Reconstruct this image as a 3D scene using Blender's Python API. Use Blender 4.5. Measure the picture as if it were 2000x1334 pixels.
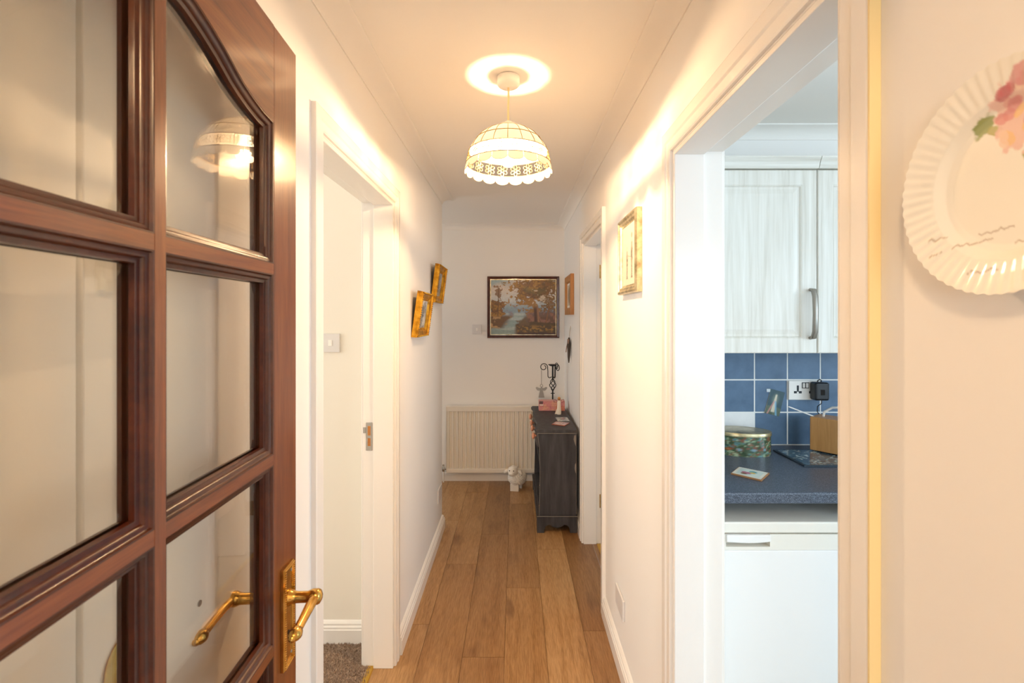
import bpy, bmesh, math, random
import numpy as np
from mathutils import Matrix, Vector

for o in list(bpy.data.objects):
    bpy.data.objects.remove(o)
scene = bpy.context.scene
COL = scene.collection
random.seed(7)
R = math.radians

# ------------------------------------------------------------------ camera
cam_d = bpy.data.cameras.new('camera')
cam = bpy.data.objects.new('camera', cam_d)
COL.objects.link(cam)
cam.location = (0, 0, 1.49)
cam.rotation_euler = (R(90), 0, 0)
cam_d.sensor_width = 36
cam_d.lens = 950 / 2000 * 36
cam_d.shift_x = -7 / 2000
cam_d.shift_y = -45 / 2000
cam_d.clip_start = 0.02
cam_d.dof.use_dof = True
cam_d.dof.focus_distance = 2.3
cam_d.dof.aperture_fstop = 8.0
scene.camera = cam

# ------------------------------------------------------------------ world, exposure
world = bpy.data.worlds.new('world')
scene.world = world
world.use_nodes = True
bg = world.node_tree.nodes['Background']
bg.inputs[0].default_value = (0.72, 0.86, 1.0, 1)
bg.inputs[1].default_value = 0.8
vs = scene.view_settings
vs.view_transform = 'Standard'
vs.look = 'None'
vs.gamma = 1.0
vs.use_curve_mapping = False
vs.exposure = 1.4
scene.cycles.max_bounces = 14
scene.cycles.diffuse_bounces = 8
scene.cycles.glossy_bounces = 6
scene.cycles.transparent_max_bounces = 16
scene.cycles.sample_clamp_indirect = 6.0

DAY = (0.63, 0.81, 1.0)
def window_light(name, loc, rot, sx, sy, power, color=DAY):
    d = bpy.data.lights.new(name, 'AREA')
    d.shape = 'RECTANGLE'; d.size = sx; d.size_y = sy
    d.energy = power; d.color = color
    o = bpy.data.objects.new(name, d); COL.objects.link(o)
    o.location = loc; o.rotation_euler = rot
    return o
# daylight standing just outside each window of the dwelling
window_light('kitchen_daylight', (1.90, -1.42, 1.55), (R(90), 0, 0), 1.7, 1.15, 8)
window_light('kitchen_side_daylight', (3.42, -.1, 1.55), (R(90), 0, R(90)), 1.55, 1.1, 25)
window_light('lounge_daylight', (-1.2, -4.62, 1.45), (R(90), 0, 0), 2.2, 1.3, 38, (0.85, 0.92, 1.0))
window_light('bedroom_daylight', (-3.32, 1.2, 1.5), (R(90), 0, R(-90)), 1.3, 1.1, 18, (1.0, 0.95, 0.88))
window_light('bathroom_daylight', (2.62, 3.3, 1.6), (R(90), 0, R(90)), 1.0, 1.0, 9)
window_light('hall_daylight', (-3.12, 3.97, 1.5), (R(90), 0, R(-90)), 0.7, 1.2, 7, (0.95, 0.95, 0.95))

# ------------------------------------------------------------------ mesh helpers
class MB:
    def __init__(s): s.v = []; s.f = []
    def add(s, vs_, fs_):
        n = len(s.v); s.v += [tuple(p) for p in vs_]
        s.f += [tuple(i + n for i in f) for f in fs_]
        return s
    def box(s, x0, x1, y0, y1, z0, z1):
        if x0 > x1: x0, x1 = x1, x0
        if y0 > y1: y0, y1 = y1, y0
        if z0 > z1: z0, z1 = z1, z0
        return s.add([(x0,y0,z0),(x1,y0,z0),(x1,y1,z0),(x0,y1,z0),(x0,y0,z1),(x1,y0,z1),(x1,y1,z1),(x0,y1,z1)],
              [(0,3,2,1),(4,5,6,7),(0,1,5,4),(1,2,6,5),(2,3,7,6),(3,0,4,7)])
    def prism(s, poly, axis, a0, a1):
        """poly: CCW 2D points; axis 'x' -> (y,z), 'y' -> (x,z), 'z' -> (x,y)"""
        def P(p, a):
            return {'x': (a, p[0], p[1]), 'y': (p[0], a, p[1]), 'z': (p[0], p[1], a)}[axis]
        n = len(poly)
        vs_ = [P(p, a0) for p in poly] + [P(p, a1) for p in poly]
        fs_ = [tuple(range(n))[::-1], tuple(range(n, 2*n))]
        for i in range(n):
            j = (i+1) % n
            fs_.append((i, j, n+j, n+i))
        return s.add(vs_, fs_)
    def lathe(s, prof, c=(0,0,0), n=24, axis='z', cap=False):
        vs_ = []; fs_ = []
        for r, z in prof:
            for i in range(n):
                a = 2*math.pi*i/n
                p = (r*math.cos(a), r*math.sin(a), z)
                if axis == 'x': p = (z, p[0], p[1])
                elif axis == 'y': p = (p[1], z, p[0])
                vs_.append((p[0]+c[0], p[1]+c[1], p[2]+c[2]))
        for k in range(len(prof)-1):
            for i in range(n):
                j = (i+1) % n
                fs_.append((k*n+i, k*n+j, (k+1)*n+j, (k+1)*n+i))
        if cap:
            fs_.append(tuple(range(n))[::-1]); fs_.append(tuple(range((len(prof)-1)*n, len(prof)*n)))
        return s.add(vs_, fs_)
    def tube(s, pts, r, n=8, closed=False):
        pts = [Vector(p) for p in pts]; m = len(pts)
        rs = r if isinstance(r, (list, tuple)) else [r]*m
        vs_ = []; fs_ = []; prev = None
        for k in range(m):
            if closed: t = pts[(k+1) % m] - pts[k-1]
            else: t = pts[min(k+1, m-1)] - pts[max(k-1, 0)]
            if t.length < 1e-9: t = Vector((0,0,1))
            t.normalize()
            if prev is None:
                a = Vector((0,0,1)) if abs(t.z) < .9 else Vector((1,0,0))
                u = t.cross(a).normalized()
            else:
                u = (prev - t*prev.dot(t))
                u = u.normalized() if u.length > 1e-6 else t.orthogonal().normalized()
            prev = u; w = t.cross(u)
            for i in range(n):
                a = 2*math.pi*i/n
                vs_.append(pts[k] + (u*math.cos(a) + w*math.sin(a))*rs[k])
        for k in range(m if closed else m-1):
            k2 = (k+1) % m
            for i in range(n):
                j = (i+1) % n
                fs_.append((k*n+i, k*n+j, k2*n+j, k2*n+i))
        if not closed:
            fs_.append(tuple(range(n))[::-1]); fs_.append(tuple(range((m-1)*n, m*n)))
        return s.add(vs_, fs_)
    def ball(s, c, rx, ry=None, rz=None, nu=16, nv=10):
        ry = rx if ry is None else ry; rz = rx if rz is None else rz
        vs_ = [(c[0], c[1], c[2]-rz)]; fs_ = []
        for k in range(1, nv):
            b = -math.pi/2 + math.pi*k/nv
            for i in range(nu):
                a = 2*math.pi*i/nu
                vs_.append((c[0]+rx*math.cos(b)*math.cos(a), c[1]+ry*math.cos(b)*math.sin(a), c[2]+rz*math.sin(b)))
        vs_.append((c[0], c[1], c[2]+rz)); top = len(vs_)-1
        for i in range(nu):
            j = (i+1) % nu
            fs_.append((0, 1+j, 1+i)); fs_.append((top, 1+(nv-2)*nu+i, 1+(nv-2)*nu+j))
            for k in range(nv-2):
                fs_.append((1+k*nu+i, 1+k*nu+j, 1+(k+1)*nu+j, 1+(k+1)*nu+i))
        return s.add(vs_, fs_)
    def xf(s, M, start=0):
        for i in range(start, len(s.v)):
            s.v[i] = tuple(M @ Vector(s.v[i]))
        return s

WM = {}
def build(name, mb, mat, parent=None, world=True, smooth=False, bevel=0.0, seg=2, loc=None):
    """one mesh object. Geometry in world metres (world=True) or in the parent's own frame."""
    me = bpy.data.meshes.new(name)
    if parent is not None and world:
        mb.xf(WM[parent.name].inverted())
    if loc is not None:
        mb.xf(Matrix.Translation(Vector(loc)).inverted())
    me.from_pydata(mb.v, [], mb.f); me.validate(); me.update()
    bm = bmesh.new(); bm.from_mesh(me)
    bmesh.ops.recalc_face_normals(bm, faces=bm.faces); bm.to_mesh(me); bm.free()
    o = bpy.data.objects.new(name, me); COL.objects.link(o)
    if mat is not None: me.materials.append(mat)
    if smooth:
        me.polygons.foreach_set('use_smooth', [True]*len(me.polygons))
        me.set_sharp_from_angle(angle=R(42))
    if parent is not None: o.parent = parent
    if loc is not None: o.location = loc
    base = WM[parent.name] if parent is not None else Matrix.Identity(4)
    WM[o.name] = base @ (Matrix.Translation(Vector(loc)) if loc is not None else Matrix.Identity(4))
    if bevel:
        b = o.modifiers.new('edge', 'BEVEL'); b.width = bevel; b.segments = seg
        b.limit_method = 'ANGLE'; b.angle_limit = R(35); b.harden_normals = False
    return o
def thing(name, label, cat, loc=(0,0,0), rotz=0.0, group=None, kind=None):
    o = bpy.data.objects.new(name, None); COL.objects.link(o)
    o.empty_display_size = .05
    o.location = loc; o.rotation_euler = (0, 0, rotz)
    WM[o.name] = Matrix.Translation(Vector(loc)) @ Matrix.Rotation(rotz, 4, 'Z')
    return tag(o, label, cat, group, kind)
def tag(o, label, cat, group=None, kind=None):
    o['label'] = label; o['category'] = cat
    if group: o['group'] = group
    if kind: o['kind'] = kind
    return o
def struct(name, mb, mat, label, cat, **k):
    return tag(build(name, mb, mat, **k), label, cat, kind='structure')
def copy_part(src, parent, loc=(0,0,0), rot=(0,0,0), name=None):
    c = src.copy(); COL.objects.link(c); c.parent = parent
    c.location = loc; c.rotation_euler = rot
    if name: c.name = name
    return c

def offset_poly(P, d):
    """inset a CCW polygon by d with mitred corners"""
    n = len(P); out = []
    for i in range(n):
        a = Vector(P[i-1]); b = Vector(P[i]); c = Vector(P[(i+1) % n])
        e1 = (b-a).normalized(); e2 = (c-b).normalized()
        n1 = Vector((-e1.y, e1.x)); n2 = Vector((-e2.y, e2.x))
        m = n1+n2; m /= max(m.dot(n1), .25)
        out.append(b + m*d)
    return out
def sweep_frame(mb, P, prof, plane, fill=False, back=None):
    """loft inset copies of outline P; prof = [(inset, depth)]; plane(u, v, depth) -> xyz"""
    n = len(P); start = len(mb.v); vs_ = []; fs_ = []
    for d, y in prof:
        for p in offset_poly(P, d): vs_.append(plane(p[0], p[1], y))
    for k in range(len(prof)-1):
        for i in range(n):
            j = (i+1) % n
            fs_.append((k*n+i, k*n+j, (k+1)*n+j, (k+1)*n+i))
    if fill: fs_.append(tuple(range((len(prof)-1)*n, len(prof)*n)))
    if back is not None:
        b0 = len(vs_)
        for p in P: vs_.append(plane(p[0], p[1], back))
        for i in range(n):
            j = (i+1) % n
            fs_.append((i, b0+i, b0+j, j))
        if fill: fs_.append(tuple(range(b0, b0+n))[::-1])
        else:
            e0 = len(vs_)
            for p in offset_poly(P, prof[-1][0]): vs_.append(plane(p[0], p[1], back))
            for i in range(n):
                j = (i+1) % n
                fs_.append((b0+i, e0+i, e0+j, b0+j))
                fs_.append(((len(prof)-1)*n+i, (len(prof)-1)*n+j, e0+j, e0+i))
    return mb.add(vs_, fs_)
def rect(u0, u1, v0, v1): return [(u0,v0),(u1,v0),(u1,v1),(u0,v1)]

# ------------------------------------------------------------------ materials
def srgb(h):
    if isinstance(h, str):
        h = h.lstrip('#'); h = [int(h[i:i+2], 16)/255 for i in (0, 2, 4)]
    return tuple(c/12.92 if c <= .04045 else ((c+.055)/1.055)**2.4 for c in h)
def mat(name, color, rough=.5, metal=0., spec=.5, coat=0., **k):
    m = bpy.data.materials.new(name); m.use_nodes = True
    b = m.node_tree.nodes['Principled BSDF']
    b.inputs['Base Color'].default_value = (*srgb(color), 1)
    b.inputs['Roughness'].default_value = rough
    b.inputs['Metallic'].default_value = metal
    b.inputs['Specular IOR Level'].default_value = spec
    b.inputs['Coat Weight'].default_value = coat
    for kk, v in k.items(): b.inputs[kk].default_value = v
    return m
def nodes(m): return m.node_tree.nodes, m.node_tree.links, m.node_tree.nodes['Principled BSDF']
def coords(m, scale=(1,1,1), kind='Object', rand=False, rot=(0,0,0)):
    N, L, b = nodes(m)
    tc = N.new('ShaderNodeTexCoord'); mp = N.new('ShaderNodeMapping')
    mp.inputs['Scale'].default_value = scale; mp.inputs['Rotation'].default_value = rot
    L.new(tc.outputs[kind], mp.inputs['Vector'])
    if rand:
        oi = N.new('ShaderNodeObjectInfo'); mu = N.new('ShaderNodeVectorMath'); mu.operation = 'SCALE'
        mu.inputs[0].default_value = (37.0, 53.0, 19.0)
        L.new(oi.outputs['Random'], mu.inputs['Scale']); L.new(mu.outputs[0], mp.inputs['Location'])
    return mp.outputs[0]
def noise(m, vec, scale=5, detail=4, rough=.55, dist=0.):
    N, L, b = nodes(m)
    n = N.new('ShaderNodeTexNoise'); n.inputs['Scale'].default_value = scale
    n.inputs['Detail'].default_value = detail; n.inputs['Roughness'].default_value = rough
    n.inputs['Distortion'].default_value = dist
    L.new(vec, n.inputs['Vector']); return n.outputs['Fac']
def ramp(m, fac, stops):
    N, L, b = nodes(m)
    r = N.new('ShaderNodeValToRGB'); L.new(fac, r.inputs[0])
    e = r.color_ramp.elements
    while len(e) < len(stops): e.new(.5)
    for el, (p, c) in zip(e, stops):
        el.position = p; el.color = (*srgb(c), 1)
    return r.outputs[0]
def mixc(m, fac, a, b_, mode='MIX'):
    N, L, b = nodes(m)
    x = N.new('ShaderNodeMix'); x.data_type = 'RGBA'; x.blend_type = mode
    if hasattr(fac, 'node'): L.new(fac, x.inputs[0])
    else: x.inputs[0].default_value = fac
    for s_, i in ((a, 6), (b_, 7)):
        if hasattr(s_, 'node'): L.new(s_, x.inputs[i])
        else: x.inputs[i].default_value = (*srgb(s_), 1)
    return x.outputs[2]
def bump(m, fac, strength=.1, dist=.002):
    N, L, b = nodes(m)
    bp = N.new('ShaderNodeBump'); bp.inputs['Strength'].default_value = strength
    bp.inputs['Distance'].default_value = dist
    L.new(fac, bp.inputs['Height']); L.new(bp.outputs[0], b.inputs['Normal'])
def base(m, c):
    N, L, b = nodes(m); L.new(c, b.inputs['Base Color'])

def paint_mat(name, color, rough, bs=.06, scale=60, spec=.3):
    m = mat(name, color, rough, spec=spec)
    v = coords(m); bump(m, noise(m, v, scale, 3), bs, .002)
    return m
M = {}
M['wall'] = paint_mat('white_wall_paint', '#f1eeea', .62)
M['cream_wall'] = paint_mat('cream_wall_paint', '#f0ebdf', .65)
M['ceiling'] = paint_mat('ceiling_paint', '#f2eee8', .8)
M['gloss'] = paint_mat('white_gloss_paint', '#f2eee8', .16, .10, 22, .5)
M['gloss_yellow'] = paint_mat('yellow_gloss_paint', '#f1dba2', .22, .10, 30, .5)
M['brick_out'] = paint_mat('lounge_paint', '#efe6d8', .7)

def wood(name, dark, mid, light, grain, rough=.3, coat=.3, rand=True, scale=1., bs=.05):
    m = mat(name, mid, rough, coat=coat); m.node_tree.nodes['Principled BSDF'].inputs['Coat Roughness'].default_value = .12
    v = coords(m, tuple(g*scale for g in grain), rand=rand)
    a = noise(m, v, 6, 8, .62, .35); f = noise(m, v, 42, 3, .6)
    c = ramp(m, a, [(.28, dark), (.5, mid), (.74, light)])
    c = mixc(m, .22, c, ramp(m, f, [(.35, dark), (.65, light)]), 'MIX')
    base(m, c); bump(m, f, bs, .001)
    return m
# grain runs along the axis with the small number
M['mahogany_v'] = wood('mahogany_upright', '#582710', '#7a3d1a', '#92552a', (9, 9, .55), .3, .35)
M['mahogany_h'] = wood('mahogany_cross', '#582710', '#7a3d1a', '#92552a', (.55, 9, 9), .3, .35)
M['mahogany_dark'] = wood('mahogany_moulding', '#2a0c04', '#431707', '#5e2c0f', (2, 2, 2), .3, .2, bs=.01)
M['pine'] = wood('honey_pine', '#9a5c20', '#bd7c36', '#cf9550', (8, 8, .6), .4, .2)
M['radio_wood'] = wood('beech_veneer', '#b07a3e', '#c48d4e', '#d09c60', (8, 8, .5), .4, .2)
M['frame_brown'] = wood('dark_brown_frame', '#2a0c05', '#4a1a0d', '#63301c', (4, 4, 4), .28, .5)

def laminate():
    m = mat('oak_laminate', '#a87645', .34, spec=.45)
    N, L, b = nodes(m)
    v = coords(m, (7, .5, 1), rand=True)
    a = noise(m, v, 3.2, 7, .6, .9); f = noise(m, v, 34, 3, .6)
    c = ramp(m, a, [(.25, '#7f5e39'), (.42, '#a77f50'), (.58, '#ba9567'), (.8, '#956e42')])
    c = mixc(m, .38, c, ramp(m, f, [(.38, '#84592f'), (.62, '#c79b6c')]))
    v2 = coords(m, (7, 2.6, 1), rand=True)
    k = ramp(m, noise(m, v2, 1.1, 2, .5), [(.60, '#000000'), (.72, '#ffffff')])
    N2 = N.new('ShaderNodeMath'); N2.operation = 'MULTIPLY'; N2.inputs[1].default_value = .6
    L.new(k, N2.inputs[0])
    c = mixc(m, N2.outputs[0], c, '#6d4322')
    oi = N.new('ShaderNodeObjectInfo')
    t = ramp(m, oi.outputs['Random'], [(0., '#cfc2b6'), (.5, '#ece5dc'), (1., '#ffffff')])
    c = mixc(m, 1.0, c, t, 'MULTIPLY')
    base(m, c); bump(m, f, .05, .0008)
    return m
M['laminate'] = laminate()
M['seam'] = mat('floor_seam', '#5a3a20', .8)
def carpet():
    m = mat('brown_carpet', '#8b7260', .95, spec=.1)
    v = coords(m); c = ramp(m, noise(m, v, 160, 3, .7), [(.3, '#74604f'), (.5, '#a08a78'), (.72, '#c6b3a0')])
    base(m, c); return m
M['carpet'] = carpet()
M['vinyl'] = mat('kitchen_vinyl', '#b9b2a6', .4)

def brass(name, col, rough):
    m = mat(name, col, rough, metal=1.0)
    v = coords(m); n_ = noise(m, v, 45, 3)
    base(m, ramp(m, n_, [(.3, col), (.75, '#e3b96a')])); return m
M['brass'] = brass('aged_brass', '#c08c3c', .2)
M['brass_bright'] = mat('bright_brass_strip', '#d9b04f', .28, metal=1.0)
M['chrome'] = mat('satin_chrome', '#bdb9b2', .25, metal=1.0)
M['pewter'] = mat('brushed_pewter', '#9a958c', .34, metal=1.0)
M['iron'] = mat('black_iron', '#17161a', .5, spec=.4)
M['white_plastic'] = mat('white_plastic', '#f2efe9', .3)
M['switch_plastic'] = mat('switch_plastic', '#dfdcda', .3)
M['cream_plastic'] = mat('cream_plastic', '#efe6d4', .35)
M['black_plastic'] = mat('black_plastic', '#14161a', .35)
M['dark_void'] = mat('dark_recess', '#1b1612', .9)
M['enamel'] = mat('white_enamel', '#f1efec', .22, coat=.3)
M['radiator'] = mat('radiator_enamel', '#f0e9dc', .3, coat=.2)
M['ceramic'] = mat('white_ceramic', '#efe9de', .3, coat=.25)
M['eye'] = mat('black_glaze', '#0c0a09', .2)
M['mount'] = mat('ivory_mount', '#f3eee2', .8)
M['peach'] = mat('peach_painted_wood', '#e0a184', .5)
M['string'] = mat('natural_string', '#a88c6c', .9)
M['feather'] = mat('dark_dried_leaf', '#4a4038', .8)
M['bow'] = mat('dusty_pink_ribbon', '#9c7d6a', .7)
M['robe'] = mat('ivory_resin', '#eee3d2', .6)
M['hair'] = mat('light_brown_resin', '#b47a3c', .6)
M['rope'] = mat('lamp_flex', '#efd9a8', .5)

def gilt(name, c1, c2, c3, rough):
    m = mat(name, c2, rough, metal=.75)
    v = coords(m); base(m, ramp(m, noise(m, v, 30, 5), [(.3, c1), (.5, c2), (.75, c3)])); return m
M['gilt'] = gilt('gilt_frame', '#8a5a12', '#cf9422', '#eebb45', .32)
M['champagne'] = gilt('champagne_silver_leaf', '#a08f6c', '#cfc09a', '#eee2bf', .3)

def glass_mat():
    m = bpy.data.materials.new('clear_glass'); m.use_nodes = True
    N, L = m.node_tree.nodes, m.node_tree.links
    N.remove(N['Principled BSDF'])
    t = N.new('ShaderNodeBsdfTransparent'); t.inputs[0].default_value = (.985, .995, .99, 1)
    g = N.new('ShaderNodeBsdfGlossy'); g.inputs['Roughness'].default_value = .015
    lw = N.new('ShaderNodeLayerWeight'); lw.inputs[0].default_value = .5
    p5 = N.new('ShaderNodeMath'); p5.operation = 'POWER'; p5.inputs[1].default_value = 4.3
    ma = N.new('ShaderNodeMath'); ma.operation = 'MULTIPLY_ADD'; ma.inputs[1].default_value = .96; ma.inputs[2].default_value = .04
    L.new(lw.outputs['Facing'], p5.inputs[0]); L.new(p5.outputs[0], ma.inputs[0])     # Schlick reflectance of glass
    mx = N.new('ShaderNodeMixShader'); out = N['Material Output']
    L.new(ma.outputs[0], mx.inputs[0]); L.new(t.outputs[0], mx.inputs[1]); L.new(g.outputs[0], mx.inputs[2])
    L.new(mx.outputs[0], out.inputs[0]); return m
M['glass'] = glass_mat()
def capiz():
    m = bpy.data.materials.new('capiz_shell'); m.use_nodes = True
    N, L = m.node_tree.nodes, m.node_tree.links
    N.remove(N['Principled BSDF'])
    t = N.new('ShaderNodeBsdfTranslucent'); t.inputs[0].default_value = (.062, .056, .047, 1)
    d = N.new('ShaderNodeBsdfDiffuse'); d.inputs[0].default_value = (.92, .88, .8, 1)
    p = N.new('ShaderNodeBsdfTransparent'); p.inputs[0].default_value = (1, .95, .86, 1)
    a = N.new('ShaderNodeMixShader'); a.inputs[0].default_value = .45
    b = N.new('ShaderNodeMixShader'); b.inputs[0].default_value = .012
    L.new(t.outputs[0], a.inputs[1]); L.new(d.outputs[0], a.inputs[2])
    L.new(a.outputs[0], b.inputs[1]); L.new(p.outputs[0], b.inputs[2])
    L.new(b.outputs[0], N['Material Output'].inputs[0]); return m
M['capiz'] = capiz()
def bulb_mat(strength=9., clear=.6):
    m = bpy.data.materials.new('lit_bulb'); m.use_nodes = True
    N, L = m.node_tree.nodes, m.node_tree.links
    N.remove(N['Principled BSDF'])
    t = N.new('ShaderNodeBsdfTransparent'); e = N.new('ShaderNodeEmission')
    e.inputs[0].default_value = (1.0, .74, .44, 1); e.inputs[1].default_value = strength
    x = N.new('ShaderNodeMixShader'); x.inputs[0].default_value = 1-clear
    L.new(t.outputs[0], x.inputs[1]); L.new(e.outputs[0], x.inputs[2]); L.new(x.outputs[0], N['Material Output'].inputs[0])
    return m
M['bulb'] = bulb_mat()
def tile_mat(name, a, b_, rough=.42):
    m = mat(name, a, rough); v = coords(m, rand=True)
    base(m, ramp(m, noise(m, v, 14, 5), [(.3, a), (.7, b_)])); bump(m, noise(m, v, 50, 3), .1, .001); return m
M['tile_blue'] = tile_mat('slate_blue_tile', '#48637f', '#5b7896')
M['tile_white'] = tile_mat('white_tile', '#e6e6e4', '#f0f0ee', .3)
M['grout'] = mat('white_grout', '#eeeeea', .9)
def worktop_mat():
    m = mat('speckled_worktop', '#3f4652', .3); v = coords(m)
    c = ramp(m, noise(m, v, 420, 2, .8), [(.36, '#2b313c'), (.5, '#444c5a'), (.66, '#7e8796')])
    base(m, c); return m
M['worktop'] = worktop_mat()
def ash(name='limed_ash', g=(10, 10, .45)):
    m = mat(name, '#dedacf', .4)
    v = coords(m, g, rand=True)
    c = ramp(m, noise(m, v, 5, 8, .6, .4), [(.3, '#cdc7ba'), (.5, '#dedad0'), (.7, '#e8e5dd')])
    base(m, c); bump(m, noise(m, v, 30, 3), .05, .0008); return m
M['ash'] = ash(); M['ash_cross'] = ash('limed_ash_cross', (.45, 10, 10))
def distressed():
    m = mat('graphite_chalk_paint', '#37353a', .55)
    v = coords(m, (6, 6, .8)); n_ = noise(m, v, 5, 6, .6)
    c = ramp(m, n_, [(.3, '#2c2a2d'), (.52, '#3b393c'), (.72, '#4c4a4b'), (.86, '#6b6660')])
    base(m, c); bump(m, noise(m, v, 40, 3), .08, .001); return m
M['chalk'] = distressed()
M['worn'] = mat('worn_paint_edge', '#8d857b', .6)

def print_mat(name, rough=.5, coat=0.):
    m = mat(name, '#ffffff', rough, coat=coat)
    N, L, b = nodes(m)
    a = N.new('ShaderNodeAttribute'); a.attribute_name = 'ink'
    L.new(a.outputs['Color'], b.inputs['Base Color']); return m
M['print'] = print_mat('printed_colour', .45)
M['print_gloss'] = print_mat('glazed_print', .18, .3)
M['canvas'] = print_mat('oil_on_canvas', .38)

rng = np.random.default_rng(11)
def vnoise(x, y, seed=0, octaves=4, gain=.5):
    out = np.zeros_like(x, dtype=float); amp = 1.; tot = 0.
    for o_ in range(octaves):
        f = 2.**o_
        g = np.random.default_rng(seed*31+o_).random((97, 97))
        xx = (x*f) % 96; yy = (y*f) % 96
        xi = xx.astype(int); yi = yy.astype(int); fx = xx-xi; fy = yy-yi
        fx = fx*fx*(3-2*fx); fy = fy*fy*(3-2*fy)
        v = (g[yi, xi]*(1-fx)+g[yi, xi+1]*fx)*(1-fy)+(g[yi+1, xi]*(1-fx)+g[yi+1, xi+1]*fx)*fy
        out += amp*v; tot += amp; amp *= gain
    return out/tot
def C(h): return np.array(srgb(h))
def lay(img, mask, col):
    m = np.clip(mask, 0, 1)[..., None]
    return img*(1-m)+np.asarray(col)*m
def sm(a, b, x):
    t = np.clip((x-a)/(b-a), 0, 1); return t*t*(3-2*t)
def ink(me, cols):
    at = me.color_attributes.new('ink', 'FLOAT_COLOR', 'POINT')
    a = np.ones((len(me.vertices), 4), dtype=np.float32); a[:, :3] = cols.reshape(-1, 3)
    at.data.foreach_set('color', a.ravel())
def print_grid(name, func, nx, ny, place, material, parent=None, relief=0.):
    """grid sheet; func(u, v) -> rgb (ny,nx,3), u right 0..1, v up 0..1; place(u, v) -> world xyz"""
    u, v = np.meshgrid(np.linspace(0, 1, nx), np.linspace(0, 1, ny))
    img = func(u, v)
    me_v = [place(u[j, i], v[j, i]) for j in range(ny) for i in range(nx)]
    fs_ = [(j*nx+i, j*nx+i+1, (j+1)*nx+i+1, (j+1)*nx+i) for j in range(ny-1) for i in range(nx-1)]
    mb = MB().add(me_v, fs_)
    o = build(name, mb, material, parent)
    ink(o.data, img); return o

# ================================================================== THE SETTING
XL, XR = -.522, .45          # hall walls
XLo, XRo = -.652, .59        # their far faces
ZC, ZLOW, CP = 2.348, 2.300, .072
YB = 4.48                    # end wall
YCOR = 3.45                  # outside corner of the left wall
YK = 2.21                    # kitchen tiled wall
# doors: (near inner, far inner, head)
DL = (1.30, 2.085, 1.988)
DK = (.664, 1.392, 1.970)
DB = (2.50, 3.225, 1.985)

w = MB()
w.box(XLo, XL, .15, DL[0], 0, ZC); w.box(XLo, XL, DL[1], YCOR, 0, ZC); w.box(XLo, XL, DL[0], DL[1], DL[2], ZC)
struct('wall_left', w, M['wall'], 'white left wall of the hallway with framed gilt pictures', 'wall')
w = MB()
w.box(XR, XRo, -4.5, DK[0], 0, ZC); w.box(XR, XRo, DK[0], DK[1], DK[2], ZC); w.box(XR, XRo, DK[1], DB[0], 0, ZC)
w.box(XR, XRo, DB[0], DB[1], DB[2], ZC); w.box(XR, XRo, DB[1], YB, 0, ZC)
struct('wall_right', w, M['wall'], 'white right wall of the hallway beside the kitchen doorway', 'wall')
struct('wall_back', MB().box(-3.0, 2.62, YB, YB+.12, 0, ZC), M['wall'], 'white end wall of the hallway behind the radiator', 'wall')
struct('wall_alcove', MB().box(-3.0, XLo, YCOR-.12, YCOR, 0, ZC), M['wall'], 'white wall turning off the hallway past the gilt pictures', 'wall')
w = MB(); w.box(-3.2, -.392, .03, .15, 0, ZC); w.box(.386, XR, .03, .15, 0, ZC); w.box(-.392, .386, .03, .15, 1.998, ZC)
struct('wall_front', w, M['wall'], 'white wall around the glazed door opening', 'wall')
struct('wall_bedroom', MB().box(-3.2, XLo, 2.245, 2.33, 0, ZC), M['cream_wall'], 'cream wall with a light switch beyond the left doorway', 'wall')
w = MB(); w.box(-3.3, -3.2, .15, 2.33, 0, .95); w.box(-3.3, -3.2, .15, 2.33, 2.1, ZC); w.box(-3.3, -3.2, .15, .55, .95, 2.1); w.box(-3.3, -3.2, 1.85, 2.33, .95, 2.1)
struct('wall_bedroom_window', w, M['cream_wall'], 'cream wall holding the window of the carpeted room', 'wall')
wk = struct('wall_kitchen', MB().box(XRo, 3.3, YK, YK+.12, 0, ZC), M['wall'], 'kitchen wall with slate blue tiles above the worktop', 'wall')
w = MB(); w.box(XRo, 3.3, -1.4, -1.3, 0, 1.0); w.box(XRo, 3.3, -1.4, -1.3, 2.1, ZC); w.box(XRo, 1.05, -1.4, -1.3, 1, 2.1); w.box(2.75, 3.3, -1.4, -1.3, 1, 2.1)
struct('wall_kitchen_window', w, M['wall'], 'kitchen wall holding the kitchen window', 'wall')
w = MB(); w.box(3.3, 3.4, -1.4, YK+.12, 0, 1.0); w.box(3.3, 3.4, -1.4, YK+.12, 2.1, ZC); w.box(3.3, 3.4, -1.4, -.9, 1.0, 2.1); w.box(3.3, 3.4, .7, YK+.12, 1.0, 2.1)
struct('wall_kitchen_side', w, M['wall'], 'white far side wall of the kitchen', 'wall')
w = MB(); w.box(2.5, 2.6, YK+.12, YB, 0, 1.1); w.box(2.5, 2.6, YK+.12, YB, 2.1, ZC); w.box(2.5, 2.6, YK+.12, 2.8, 1.1, 2.1); w.box(2.5, 2.6, 3.8, YB, 1.1, 2.1)
struct('wall_bathroom', w, M['wall'], 'white window wall of the room past the far right doorway', 'wall')
w = MB(); w.box(-3.1, -3.0, YCOR-.12, YB+.12, 0, .85); w.box(-3.1, -3.0, YCOR-.12, YB+.12, 2.1, ZC); w.box(-3.1, -3.0, YCOR-.12, 3.6, .85, 2.1); w.box(-3.1, -3.0, 4.33, YB+.12, .85, 2.1)
struct('wall_hall_window', w, M['wall'], 'white wall with a window at the end of the side passage', 'wall')
w = MB(); w.box(-3.2, XR, -4.6, -4.5, 0, .8); w.box(-3.2, XR, -4.6, -4.5, 2.1, ZC); w.box(-3.2, -2.3, -4.6, -4.5, .8, 2.1); w.box(-.1, XR, -4.6, -4.5, .8, 2.1)
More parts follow.
